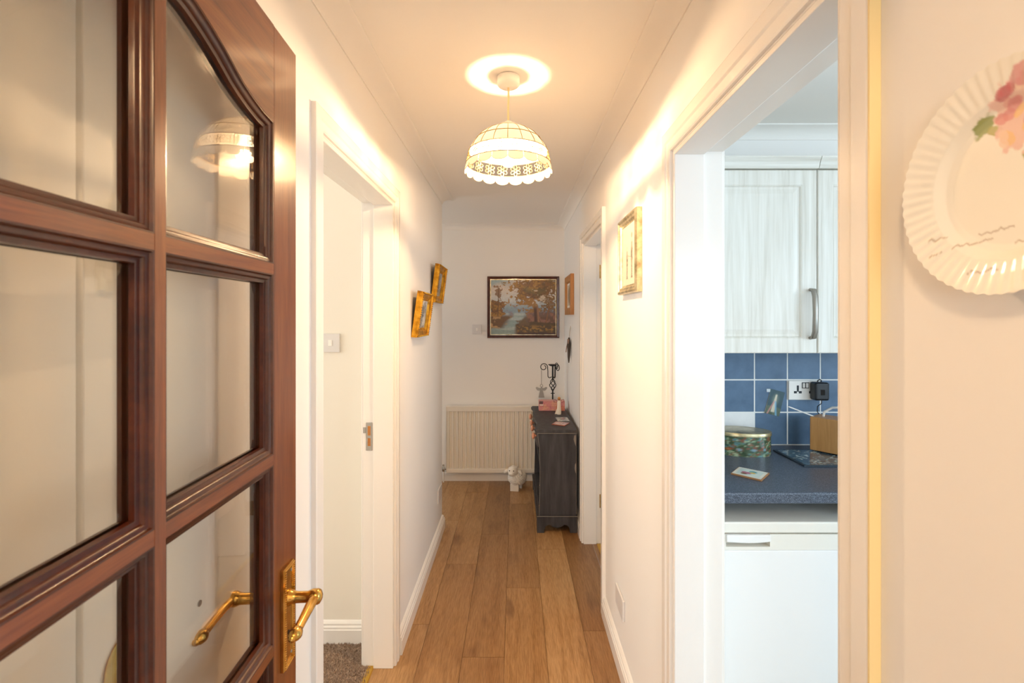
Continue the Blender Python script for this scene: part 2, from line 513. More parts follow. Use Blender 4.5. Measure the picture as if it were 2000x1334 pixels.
w.box(-3.3, -3.2, -4.6, .15, 0, ZC)
struct('wall_lounge', w, M['brick_out'], 'cream walls of the lounge around its window', 'wall')
struct('ceiling', MB().box(-3.3, 3.4, -4.6, YB+.12, ZC, ZC+.08), M['ceiling'], 'white ceiling of the hallway with a pendant lamp', 'ceiling')

# windows: frame + pane
def window(n, label, axis, pos, a0, a1, z0, z1):
    g = MB(); t = .06
    def bx(m, u0, u1, v0, v1, d0, d1):
        if axis == 'y': m.box(u0, u1, pos+d0, pos+d1, v0, v1)
        else: m.box(pos+d0, pos+d1, u0, u1, v0, v1)
    am = (a0+a1)/2
    for u0, u1, v0, v1 in ((a0, a1, z0, z0+t), (a0, a1, z1-t, z1), (a0, a0+t, z0+t, z1-t), (a1-t, a1, z0+t, z1-t), (am-.03, am+.03, z0+t, z1-t)):
        bx(g, u0, u1, v0, v1, -.03, .03)
    o = tag(build('window_%d' % n, g, M['white_plastic'], bevel=.004), label, 'window', kind='structure')
    for u0, u1 in ((a0+t, am-.03), (am+.03, a1-t)):
        p = MB(); bx(p, u0, u1, z0+t, z1-t, -.003, .003); build('pane', p, M['glass'], o)
window(1, 'white framed kitchen window with two panes', 'y', -1.35, 1.05, 2.75, 1.0, 2.1)
window(2, 'wide white framed lounge window with two panes', 'y', -4.55, -2.3, -.1, .8, 2.1)
window(3, 'white framed window of the carpeted room', 'x', -3.25, .55, 1.85, .95, 2.1)
window(4, 'white framed window of the far right room', 'x', 2.55, 2.8, 3.8, 1.1, 2.1)
window(6, 'white framed window in the far side wall of the kitchen', 'x', 3.35, -.9, .7, 1.0, 2.1)
window(5, 'narrow white framed window of the side passage', 'x', -3.05, 3.6, 4.33, .85, 2.1)

# ---- floors
fl = struct('floor', MB().box(-3.0, XR, .03, YB, -.03, -.002), M['seam'], 'oak laminate floor of the hallway laid in long planks', 'floor')
PW, PL, G = .186, 1.22, .0009
plank_cache = {}
def plank(x0, x1, y0, y1):
    if x1-x0 < .01 or y1-y0 < .01: return
    key = (round(x1-x0, 3), round(y1-y0, 3)); cx, cy = (x0+x1)/2, (y0+y1)/2
    if key not in plank_cache:
        hx, hy = (x1-x0)/2-G, (y1-y0)/2-G
        o = build('plank', MB().box(-hx, hx, -hy, hy, -.008, 0), M['laminate'], fl, world=False)
        plank_cache[key] = o; o.location = (cx, cy, 0)
    else: copy_part(plank_cache[key], fl, (cx, cy, 0))
xs = -.605+.03
rows = []
x = XLo+.045
while x < XRo-.05:
    rows.append((x, min(x+PW, XRo-.045))); x += PW
for i, (a, b_) in enumerate(rows):
    y = .03-[.1, .74, .33, 1.0, .55, .15, .85][i % 7]
    while y < YB:
        y0, y1 = max(y, .03), min(y+PL, YB)
        # planks run under the walls' edges only inside doorways; trim to the hall elsewhere
        plank(a, b_, y0, y1); y += PL
for i in range(6):                   # side passage to the left
    a = XLo+.045-PW*(i+1)
    y = YCOR-[.4, .8, .1, .6, .3, .9][i]
    while y < YB:
        y0, y1 = max(y, YCOR), min(y+PL, YB); plank(a, a+PW, y0, y1); y += PL
struct('floor_bedroom', MB().box(-3.2, -.61, .15, 2.245, -.03, 0), M['carpet'], 'brown carpeted floor beyond the left doorway', 'floor')
struct('floor_kitchen', MB().box(.545, 3.3, -1.3, YK, -.03, -.001), M['vinyl'], 'pale vinyl floor of the kitchen', 'floor')
struct('floor_bathroom', MB().box(.545, 2.5, YK+.12, YB, -.03, -.001), M['vinyl'], 'pale vinyl floor past the far right doorway', 'floor')
struct('floor_lounge', MB().box(-3.2, XR, -4.5, .03, -.03, -.001), M['carpet'], 'brown carpeted lounge floor', 'floor')

# carpet pile: nobody could count the tufts
g = MB(); rr = random.Random(3)
for i in range(15000):
    x = rr.uniform(-1.05, -.615); y = rr.uniform(1.25, 2.225); h = rr.uniform(.006, .013); a = rr.uniform(0, 6.28); r_ = .0032
    dx, dy = rr.uniform(-.004, .004), rr.uniform(-.004, .004)
    vs_ = [(x+r_*math.cos(a+k*2.094), y+r_*math.sin(a+k*2.094), 0) for k in range(3)]+[(x+dx, y+dy, h)]
    g.add(vs_, [(0,1,3),(1,2,3),(2,0,3)])
pile = build('carpet_pile', g, M['carpet'])
tag(pile, 'short tufted brown carpet pile inside the left doorway', 'carpet', kind='stuff')

# ---- coving
def cove_profile(n=8):
    pts = [(CP, 0.), (CP, -.004)]
    for k in range(n+1):
        a = math.pi/2*k/n
        pts.append((.004+(CP-.006)*(1-math.sin(a)), -.006-(ZC-ZLOW-.008)*(1-math.cos(a))))
    pts += [(.004, -(ZC-ZLOW)), (0., -(ZC-ZLOW)), (0., 0.)]
    return pts
CV = cove_profile()
def cove_run(mb, axis, wall, sgn, a0, a1, m0, m1):
    """axis 'y': wall plane x=wall, room on +sgn side, from y=a0 to a1; m0/m1: mitre sign (+1 inside corner, -1 outside, 0 butt)"""
    n = len(CV); vs_ = []
    for end, (a, mm, s_) in enumerate(((a0, m0, 1), (a1, m1, -1))):
        for d, z in CV:
            q = a+s_*mm*d; p = wall+sgn*d
            vs_.append((p, q, ZC+z) if axis == 'y' else (q, p, ZC+z))
    fs_ = [tuple(range(n)), tuple(range(n, 2*n))[::-1]]
    for i in range(n):
        j = (i+1) % n; fs_.append((i, j, n+j, n+i))
    return mb.add(vs_, fs_)
cm = MB()
cove_run(cm, 'y', XL, 1, .15, YCOR, 1, -1); cove_run(cm, 'x', YCOR, 1, -3.0, XL, 1, -1)
cove_run(cm, 'x', YB, -1, -3.0, XR, 1, 1); cove_run(cm, 'y', XR, -1, .15, YB, 1, 1)
cove_run(cm, 'x', .15, 1, XL, XR, 1, 1); cove_run(cm, 'y', -3.0, 1, YCOR, YB, 1, 1)
struct('trim_1', cm, M['ceiling'], 'white concave coving around the hallway ceiling', 'coving', smooth=True)
cm = MB()
cove_run(cm, 'x', YK, -1, XRo, 3.3, 1, 1); cove_run(cm, 'y', XRo, 1, -1.3, YK, 1, 1); cove_run(cm, 'y', 3.3, -1, -1.3, YK, 1, 1)
struct('trim_2', cm, M['ceiling'], 'white coving above the kitchen cabinets', 'coving', smooth=True)

# ---- skirting boards
SK = [(0,0),(.02,0),(.02,.062),(.017,.066),(.017,.074),(.012,.08),(.012,.088),(.006,.096),(0,.1)]
def skirt(mb, axis, wall, sgn, a0, a1, m0=0, m1=0):
    n = len(SK); vs_ = []
    for a, mm, s_ in ((a0, m0, 1), (a1, m1, -1)):
        for d, z in SK:
            q = a+s_*mm*d; p = wall+sgn*d
            vs_.append((p, q, z) if axis == 'y' else (q, p, z))
    fs_ = [tuple(range(n)), tuple(range(n, 2*n))[::-1]]
    for i in range(n):
        j = (i+1) % n; fs_.append((i, j, n+j, n+i))
    return mb.add(vs_, fs_)
s_ = MB(); skirt(s_, 'y', XL, 1, DL[1]+.066, YCOR, 0, -1); skirt(s_, 'x', YCOR, 1, -3.0, XL, 0, -1)
struct('baseboard_left', s_, M['gloss'], 'white moulded skirting board under the gilt pictures', 'skirting')
s_ = MB(); skirt(s_, 'y', XR, -1, DK[1]+.076, DB[0]-.067)
struct('baseboard_right', s_, M['gloss'], 'white moulded skirting board between the kitchen doorway and far doorway', 'skirting')
s_ = MB(); skirt(s_, 'y', XR, -1, DB[1]+.066, YB, 0, 1); skirt(s_, 'x', YB, -1, -3.0, XR, 0, 1)
struct('baseboard_back', s_, M['gloss'], 'white skirting board running below the radiator', 'skirting')
s_ = MB(); skirt(s_, 'x', 2.245, -1, -3.2, XLo)
struct('baseboard_bedroom', s_, M['gloss'], 'white skirting board above the brown carpet', 'skirting')

# ---- door linings and architraves (one doorway = one piece of trim with its parts)
def arch_prof(wd, t):     # across width from the opening outwards, depth out of the wall
    return [(0, 0), (0, t*.55), (.004, t*.72), (wd*.42, t*.72), (wd*.5, t), (wd-.004, t), (wd, t*.9), (wd, 0)]
def doorway(name, label, wall, far, sgn, D, stop_at, wd, t, near_mat=None):
    """sgn: room side (hall) direction from wall plane; far: other face of the wall"""
    y0, y1, zh = D
    T = thing(name, label, 'door frame', ((wall+far)/2, (y0+y1)/2, 0), kind='structure')
    e = .0005
    for a, b_ in ((y0-.0005, y0+.004), (y1-.004, y1+.0005)):
        build('jamb', MB().box(wall+sgn*e, far-sgn*e, a, b_, 0, zh), M['gloss'], T, bevel=.001)
    build('head_lining', MB().box(wall+sgn*e, far-sgn*e, y0, y1, zh-.004, zh+.001), M['gloss'], T)
    # door stops on the hall side leave a rebate on the room side
    for a, b_ in ((y0+.004, y0+.016), (y1-.016, y1-.004)):
        build('door_stop', MB().box(wall+sgn*e, stop_at, a, b_, 0, zh-.004), M['gloss'], T, bevel=.002)
    build('door_stop', MB().box(wall+sgn*e, stop_at, y0+.016, y1-.016, zh-.016, zh-.004), M['gloss'], T, bevel=.002)
    pr = arch_prof(wd, t)
    for side, W, sg in (('hall', wall, sgn), ('room', far, -sgn)):
        for which in (0, 1):
            m = MB(); n = len(pr); vs_ = []
            for lev in (0, 1):
                for d, h in pr:
                    y = (y0-d) if which == 0 else (y1+d)
                    vs_.append((W+sg*h, y, 0 if lev == 0 else zh+d))
            fs_ = [tuple(range(n)), tuple(range(n, 2*n))[::-1]]+[(i, (i+1) % n, n+(i+1) % n, n+i) for i in range(n)]
            m.add(vs_, fs_)
            mm = near_mat if (near_mat and side == 'hall' and which == 0) else M['gloss']
            build('architrave', m, mm, T)
        m = MB(); vs_ = []
        for lev in (0, 1):
            for d, h in pr: vs_.append((W+sg*h, (y0-d) if lev == 0 else (y1+d), zh+d))
        m.add(vs_, fs_); build('architrave', m, M['gloss'], T)
    return T
TL = doorway('trim_3', 'white gloss door frame open to the carpeted room on the left', XL, XLo, 1, DL, -.606, .058, .014)
TK = doorway('trim_4', 'white gloss door frame of the kitchen doorway', XR, XRo, -1, DK, .534, .062, .014)
TB = doorway('trim_5', 'white gloss door frame beside the dark bookcase', XR, XRo, -1, DB, .534, .066, .018)
# outer edge strip of the near kitchen architrave, coloured yellow
build('edge_strip', MB().box(XR-.0145, XR-.0003, DK[0]-.0655, DK[0]-.0625, .0, DK[2]+.062), M['gloss_yellow'], TK)
# strike plate on the left frame
sp = build('strike_plate', MB().box(-.640, -.612, DL[1]-.0062, DL[1]-.004, .925, 1.045), M['chrome'], TL, bevel=.001)
build('mortice', MB().box(-.632, -.620, DL[1]-.0068, DL[1]-.006, .945, .978), M['pine'], sp)
build('mortice', MB().box(-.632, -.620, DL[1]-.0068, DL[1]-.006, .99, 1.03), M['pine'], sp)
build('lip', MB().box(-.652, -.640, DL[1]-.007, DL[1]-.0045, 1.0, 1.025), M['chrome'], sp, bevel=.001)
build('threshold_strip', MB().prism([(-.632, 0.), (-.604, 0.), (-.607, .005), (-.629, .005)], 'y', DL[0]+.005, DL[1]-.005), M['brass_bright'], TL)
build('threshold_strip', MB().prism([(.535, 0.), (.563, 0.), (.56, .005), (.538, .005)], 'y', DB[0]+.005, DB[1]-.017), M['brass_bright'], TB)
build('threshold_strip', MB().prism([(.535, 0.), (.563, 0.), (.56, .005), (.538, .005)], 'y', DK[0]+.017, DK[1]-.017), M['brass_bright'], TK)

# ---- far right door leaf, swung open into its room
D3 = thing('door_2', 'white flat panelled door swung open past the dark bookcase', 'door', (.585, 3.20, 0), kind='structure')
m = MB(); sweep_frame(m, rect(.598, 1.31, .006, 1.975), [(0, 0), (.11, 0), (.118, .006), (.13, .006)], lambda u, v, d: (u, 3.175+d, v), fill=True, back=.038)
build('door_leaf', m, M['gloss'], D3)
build('mid_rail', MB().box(.71, 1.2, 3.176, 3.19, .93, 1.07), M['gloss'], D3, bevel=.003)
for z in (1.80, .282):
    h = build('hinge', MB().box(.556, .588, 3.216, 3.2205, z-.045, z+.045), M['brass'], D3, bevel=.001)
    kn = MB().lathe([(.0055, z-.045), (.0055, z+.045)], (.592, 3.214, 0), 10, cap=True); build('knuckle', kn, M['brass'], h, smooth=True)
    for dz in (-.03, 0, .03):
        build('screw', MB().ball((.568, 3.2155, z+dz), .004, .002, .004, 8, 6), M['pewter'], h)

# ---- built-in cupboard on the left wall behind the glazed door
CB = thing('door_3', 'white flush cupboard doors seen through the glazed door', 'cupboard door', (XL, .57, 0), kind='structure')
for a, b_ in ((.2, .561), (.569, .945)):
    build('cupboard_leaf', MB().box(XL+.0005, XL+.016, a, b_, .1, 2.0), M['gloss'], CB, bevel=.002)
fr = MB(); fr.box(XL+.0005, XL+.02, .947, 1.005, 0, 2.06); fr.box(XL+.0005, XL+.02, .2, .946, 2.003, 2.06)
build('cupboard_frame', fr, M['gloss'], CB, bevel=.003)
kb = MB().lathe([(.0, 0), (.040, .0005), (.041, .003), (.034, .006), (.014, .007), (.011, .010)], (XL+.016, .636, 1.045), 32, axis='x')
build('knob_rose', kb, M['brass'], CB, smooth=True)
kp = MB().lathe([(0, 0), (.005, .0004), (.005, .002), (.003, .0025), (.0, .0025)], (XL+.016, .777, 1.035), 16, axis='x')
build('keyhole_plate', kp, M['chrome'], CB, smooth=True)
for z in (1.755, .3):
    build('hinge', MB().lathe([(.006, z-.035), (.006, z+.035)], (XL+.022, .946, 0), 10, cap=True), M['brass'], CB, smooth=True)

# ================================================================== GLAZED MAHOGANY DOOR
TH = math.atan2(-1, .0537)
GD = thing('door_1', 'mahogany glazed door with bevelled panes and brass lever handle, standing open', 'door', (-.417, .924, 0), TH, kind='structure')
DW, ST, DT = .762, .095, .04
ks = [(.095, 1.8245), (.13, 1.8275), (.162, 1.8335), (.19, 1.841), (.208, 1.8475), (.228, 1.857), (.245, 1.865), (.282, 1.8785), (.316, 1.888), (.35, 1.892), (.381, 1.893)]
def arch_z(s):
    s = min(s, DW-s); return float(np.interp(s, [k[0] for k in ks], [k[1] for k in ks]))
build('stile', MB().box(0, ST, -DT, 0, .006, 1.99), M['mahogany_v'], GD, world=False, bevel=.0015)
build('stile', MB().box(DW-ST, DW, -DT, 0, .006, 1.99), M['mahogany_v'], GD, world=False, bevel=.0015)
ss = np.linspace(ST, DW-ST, 49)
poly = [(float(s), arch_z(s)) for s in ss]+[(DW-ST, 1.99), (ST, 1.99)]
build('top_rail', MB().prism(poly, 'y', -DT, 0), M['mahogany_h'], GD, world=False)
build('bottom_rail', MB().box(ST, DW-ST, -DT, 0, .006, .25), M['mahogany_h'], GD, world=False)
BW = .009
bars = [.6, .924, 1.249, 1.574]
edges = [.25]+[z+d for z in bars for d in (-BW, BW)]
zs = [.25]; 
for z in bars:
    for a, b_ in ((ST, .372), (.39, DW-ST)):
        build('glazing_bar', MB().box(a, b_, -DT+.001, -.0006, z-BW, z+BW), M['mahogany_h'], GD, world=False)
build('muntin', MB().box(.372, .39, -DT+.001, -.0003, .25, arch_z(.381)+.004), M['mahogany_v'], GD, world=False)
PROF = [(0, -.0004), (.002, -.0008), (.0032, -.0035), (.0045, -.0045), (.0075, -.0048), (.0095, -.0065), (.0105, -.0095), (.0125, -.0105), (.0155, -.011), (.0165, -.0165)]
rowz = [(.25, .6-BW), (.6+BW, .924-BW), (.924+BW, 1.249-BW), (1.249+BW, 1.574-BW), (1.574+BW, None)]
for c0, c1 in ((ST, .372), (.39, DW-ST)):
    for z0, z1 in rowz:
        if z1 is None:
            top = [(float(s), arch_z(s)) for s in np.linspace(c1, c0, 25)]
            P = [(c0, z0), (c1, z0)]+top
        else: P = rect(c0, c1, z0, z1)
        for sidey in (0, 1):
            pl = (lambda u, v, d: (u, d, v)) if sidey == 0 else (lambda u, v, d: (u, -DT-d, v))
            build('moulding', sweep_frame(MB(), P, PROF, pl), M['mahogany_dark'], GD, world=False, smooth=True)
        g = MB(); Pg = offset_poly(P, .013)
        sweep_frame(g, [tuple(p) for p in Pg], [(0, -.0195), (.0, -.0190), (.022, -.0168)], lambda u, v, d: (u, d, v), fill=True, back=-.0222)
        build('pane', g, M['glass'], GD, world=False)
# lever handles on both faces
def lever(side):
    sg = 1 if side == 0 else -1; y0 = 0 if side == 0 else -DT
    def Y(d): return y0+sg*d
    zc = .987; sc = .047
    pl = lambda u, v, d: (u, Y(d), v)
    P = rect(sc-.0225, sc+.0225, .866, 1.046)
    H = build('handle', sweep_frame(MB(), P, [(0, .0006), (0, .005), (.002, .0075), (.0055, .0075), (.007, .005), (.0075, .005)], pl, fill=True, back=.0004), M['brass'], GD, world=False)
    bd = MB()
    for q in range(44):                           # rope-twist beading round the plate
        z = .8695+q*(1.0425-.8695)/43
        for u in (sc-.0187, sc+.0187): bd.ball((u, Y(.0078), z), .0021, .0018, .0024, 6, 5)
    for q in range(9):
        u = sc-.0165+q*.033/8
        for z in (.8695, 1.0425): bd.ball((u, Y(.0078), z), .0022, .0018, .0021, 6, 5)
    build('beading', bd, M['brass'], H, world=False, smooth=True)
    nk = MB().lathe([(.0145, .005), (.0145, .008), (.0115, .012), (.0098, .02), (.0098, .038), (.0118, .043), (.0135, .047), (.0135, .057), (.0115, .061), (.006, .064), (.0, .0648)], (0, 0, 0), 20, axis='y')
    nk.v = [(x+sc, Y(y), z+zc) for x, y, z in nk.v]
    build('spindle_neck', nk, M['brass'], H, world=False, smooth=True)
    lv = MB(); n0 = []
    pts = [(sc+.004, Y(.052), zc), (sc+.03, Y(.053), zc+.001), (sc+.062, Y(.054), zc-.002), (sc+.085, Y(.054), zc-.005)]
    lv.tube(pts, [.0085, .0078, .0072, .0072], 12)
    lv.lathe([(0, -.012), (.007, -.0105), (.0095, -.006), (.011, 0), (.0098, .006), (.0075, .0105), (.0045, .013), (.0055, .016), (.003, .019), (0, .0195)], (sc+.094, Y(.054), zc-.006), 16, axis='x')
    for q in range(18):
        t = q/17; lv.ball((sc+.012+t*.068, Y(.0605), zc+.0008-.004*t), .0024, .0018, .0026, 6, 5)
    build('lever', lv, M['brass'], H, world=False, smooth=True)
    kh = MB().lathe([(.0035, .0052), (.0035, .0056)], (0, 0, 0), 12, axis='y', cap=True); kh.box(-.0016, .0016, .0052, .0056, -.012, 0)
    kh.v = [(x+sc, Y(y), z+.925) for x, y, z in kh.v]; build('keyhole', kh, M['dark_void'], H, world=False)
    for u in (sc-.012, sc+.012):
        for z in (.882, 1.031):
            build('screw', MB().ball((u, Y(.0055), z), .003, .0012, .003, 8, 5), M['pewter'], H, world=False)
lever(0); lever(1)
lt = MB().box(-.0008, .0002, -.032, -.008, .9, 1.06)
build('latch_plate', lt, M['brass'], GD, world=False)
for z in (1.75, 1.0, .25):
    build('hinge', MB().lathe([(.006, z-.05), (.006, z+.05)], (DW+.006, -.003, 0), 10, cap=True), M['brass'], GD, world=False, smooth=True)

# ================================================================== PENDANT LAMP
LX, LY = -.0255, 1.727
LP = thing('pendant_lamp', 'lit dome pendant lamp of capiz shell panes with scalloped flower edge', 'lamp', (LX, LY, 0))
rose = MB().lathe([(.0, 2.309), (.012, 2.309), (.030, 2.311), (.037, 2.316), (.0395, 2.325), (.0395, 2.3465), (0, 2.3475)], (0, 0, 0), 36)
build('ceiling_rose', rose, M['white_plastic'], LP, world=False, smooth=True)
build('flex', MB().tube([(0, 0, 2.311), (.0006, 0, 2.27), (-.0008, 0, 2.23), (0, 0, 2.17)], .0035, 8), M['rope'], LP, world=False, smooth=True)
build('lamp_holder', MB().lathe([(.0035, 2.192), (.012, 2.188), (.022, 2.180), (.034, 2.176), (.034, 2.170), (.018, 2.166), (.018, 2.118), (.0, 2.116)], (0, 0, 0), 20), M['white_plastic'], LP, world=False, smooth=True)
bl = MB().lathe([(.012, 2.117), (.013, 2.105), (.022, 2.086), (.029, 2.068), (.030, 2.056), (.026, 2.042), (.016, 2.031), (.0, 2.027)], (0, 0, 0), 20)
bulb = build('bulb', bl, M['bulb'], LP, world=False, smooth=True)
pd = bpy.data.lights.new('pendant_bulb_light', 'POINT'); pd.energy = 19; pd.color = (1.0, .66, .36); pd.shadow_soft_size = .013
po = bpy.data.objects.new('pendant_bulb_light', pd); COL.objects.link(po); po.location = (LX, LY, 2.060)
M['wire_brown'] = mat('antique_brass_wire', '#8a6a3a', .5, metal=.3)
NS = 18; dA = 2*math.pi/NS
prof1 = [(.048, 2.1635), (.068, 2.156), (.086, 2.1465), (.101, 2.135), (.114, 2.120)]
prof2 = [(.114, 2.120), (.126, 2.104), (.134, 2.091), (.140, 2.078)]
prof3 = [(.140, 2.078), (.1445, 2.058), (.149, 2.036)]
prof4 = [(.149, 2.036), (.1525, 2.022), (.1555, 2.006)]
def sector(prof, scallop=False, n=7):
    m = MB(); vs_ = []; fs_ = []
    for k, (r, z) in enumerate(prof):
        for i in range(n):
            t = i/(n-1); a = (t-.5)*dA*.985
            if scallop and k == len(prof)-1:
                q = math.sqrt(max(0, 1-(2*t-1)**2*.98)); zz = prof[1][1]+(z-prof[1][1])*q; rr_ = prof[1][0]+(r-prof[1][0])*q
            else: zz, rr_ = z, r
            vs_.append((rr_*math.cos(a), rr_*math.sin(a), zz))
    for k in range(len(prof)-1):
        for i in range(n-1): fs_.append((k*n+i, k*n+i+1, (k+1)*n+i+1, (k+1)*n+i))
    return m.add(vs_, fs_)
def spin(name, mb, matl, cnt=NS, smooth=True, a0=0.):
    o = build(name, mb, matl, LP, world=False, smooth=smooth); o.rotation_euler = (0, 0, a0)
    for i in range(1, cnt): copy_part(o, LP, (0, 0, 0), (0, 0, a0+i*2*math.pi/cnt))
spin('upper_pane', sector(prof1), M['capiz']); spin('lower_pane', sector(prof2), M['capiz'])
spin('scallop', sector(prof4, True, 11), M['capiz'])
def ring(r, z, rad, n=72): return MB().tube([(r*math.cos(2*math.pi*i/n), r*math.sin(2*math.pi*i/n), z) for i in range(n)], rad, 6, closed=True)
for r, z in ((.048, 2.1635), (.114, 2.1205), (.140, 2.0785), (.149, 2.0365)):
    build('wire_hoop', ring(r+.0008, z, .0013), M['wire_brown'], LP, world=False, smooth=True)
mer = MB().tube([(r+.0010, 0, z+.0004) for r, z in prof1+prof2[1:]], .0011, 6)
mer.v = [tuple(Matrix.Rotation(dA/2, 3, 'Z') @ Vector(p)) for p in mer.v]
spin('wire_rib', mer, M['wire_brown'])
fw = MB()                                        # six-petalled wire flower in the open band
def band(a, h):                                  # angle, height 0..1 -> point on band
    z = 2.0365+h*.042; r = np.interp(z, [2.036, 2.058, 2.080], [.149, .1455, .140])
    return (r*math.cos(a), r*math.sin(a), z)
pr_ = .0215
for k in range(6):
    pa = k*math.pi/3+math.pi/6; pts = []
    for q in range(14):
        b = 2*math.pi*q/14
        lx = .0135+.0072*math.cos(b); ly = .0056*math.sin(b)
        X = lx*math.cos(pa)-ly*math.sin(pa); Z = lx*math.sin(pa)+ly*math.cos(pa)
        pts.append(band(X/.145, .5+Z/.0435))
    fw.tube(pts, .0008, 5, closed=True)
fw.tube([band(.0045*math.cos(2*math.pi*q/10)/.145, .5+.0045*math.sin(2*math.pi*q/10)/.0435) for q in range(10)], .0009, 5, closed=True)
M['wire_gold'] = mat('gilded_wire', '#b99a5e', .35, metal=.5)
spin('wire_flower', fw, M['wire_gold'])
sc_ = MB().tube([(lambda t: ((prof4[1][0]+(prof4[2][0]-prof4[1][0])*math.sqrt(max(0, 1-(2*t-1)**2*.98)))*math.cos((t-.5)*dA),
        (prof4[1][0]+(prof4[2][0]-prof4[1][0])*math.sqrt(max(0, 1-(2*t-1)**2*.98)))*math.sin((t-.5)*dA),
        prof4[1][1]+(prof4[2][1]-prof4[1][1])*math.sqrt(max(0, 1-(2*t-1)**2*.98))))(i/12) for i in range(13)], .0008, 5)
spin('scallop_wire', sc_, M['wire_brown'])
for k in range(3):
    a = k*2*math.pi/3+.4; spider = MB().tube([(.02*math.cos(a), .02*math.sin(a), 2.173), (.048*math.cos(a), .048*math.sin(a), 2.1635)], .0014, 6)
    build('spider_arm', spider, M['brass'], LP, world=False)

# lounge ceiling lamp behind the camera (warm)
LL = thing('ceiling_lamp', 'small lit globe ceiling lamp in the lounge', 'lamp', (-.16, -.34, 0))
build('globe', MB().ball((0, 0, 2.215), .06, .06, .06, 20, 14), M['bulb'], LL, world=False, smooth=True)
build('lamp_base', MB().lathe([(.03, 2.27), (.05, 2.29), (.05, 2.347), (0, 2.3475)], (0, 0, 0), 24), M['white_plastic'], LL, world=False, smooth=True)
ld = bpy.data.lights.new('ceiling_lamp_light', 'POINT'); ld.energy = 8; ld.color = (1.0, .66, .34); ld.shadow_soft_size = .06
lo = bpy.data.objects.new('ceiling_lamp_light', ld); COL.objects.link(lo); lo.location = (-.16, -.34, 2.10)

# ================================================================== PICTURES
def framed(name, label, loc_u, W, H, prof, plane, frame_mat, back):
    pass
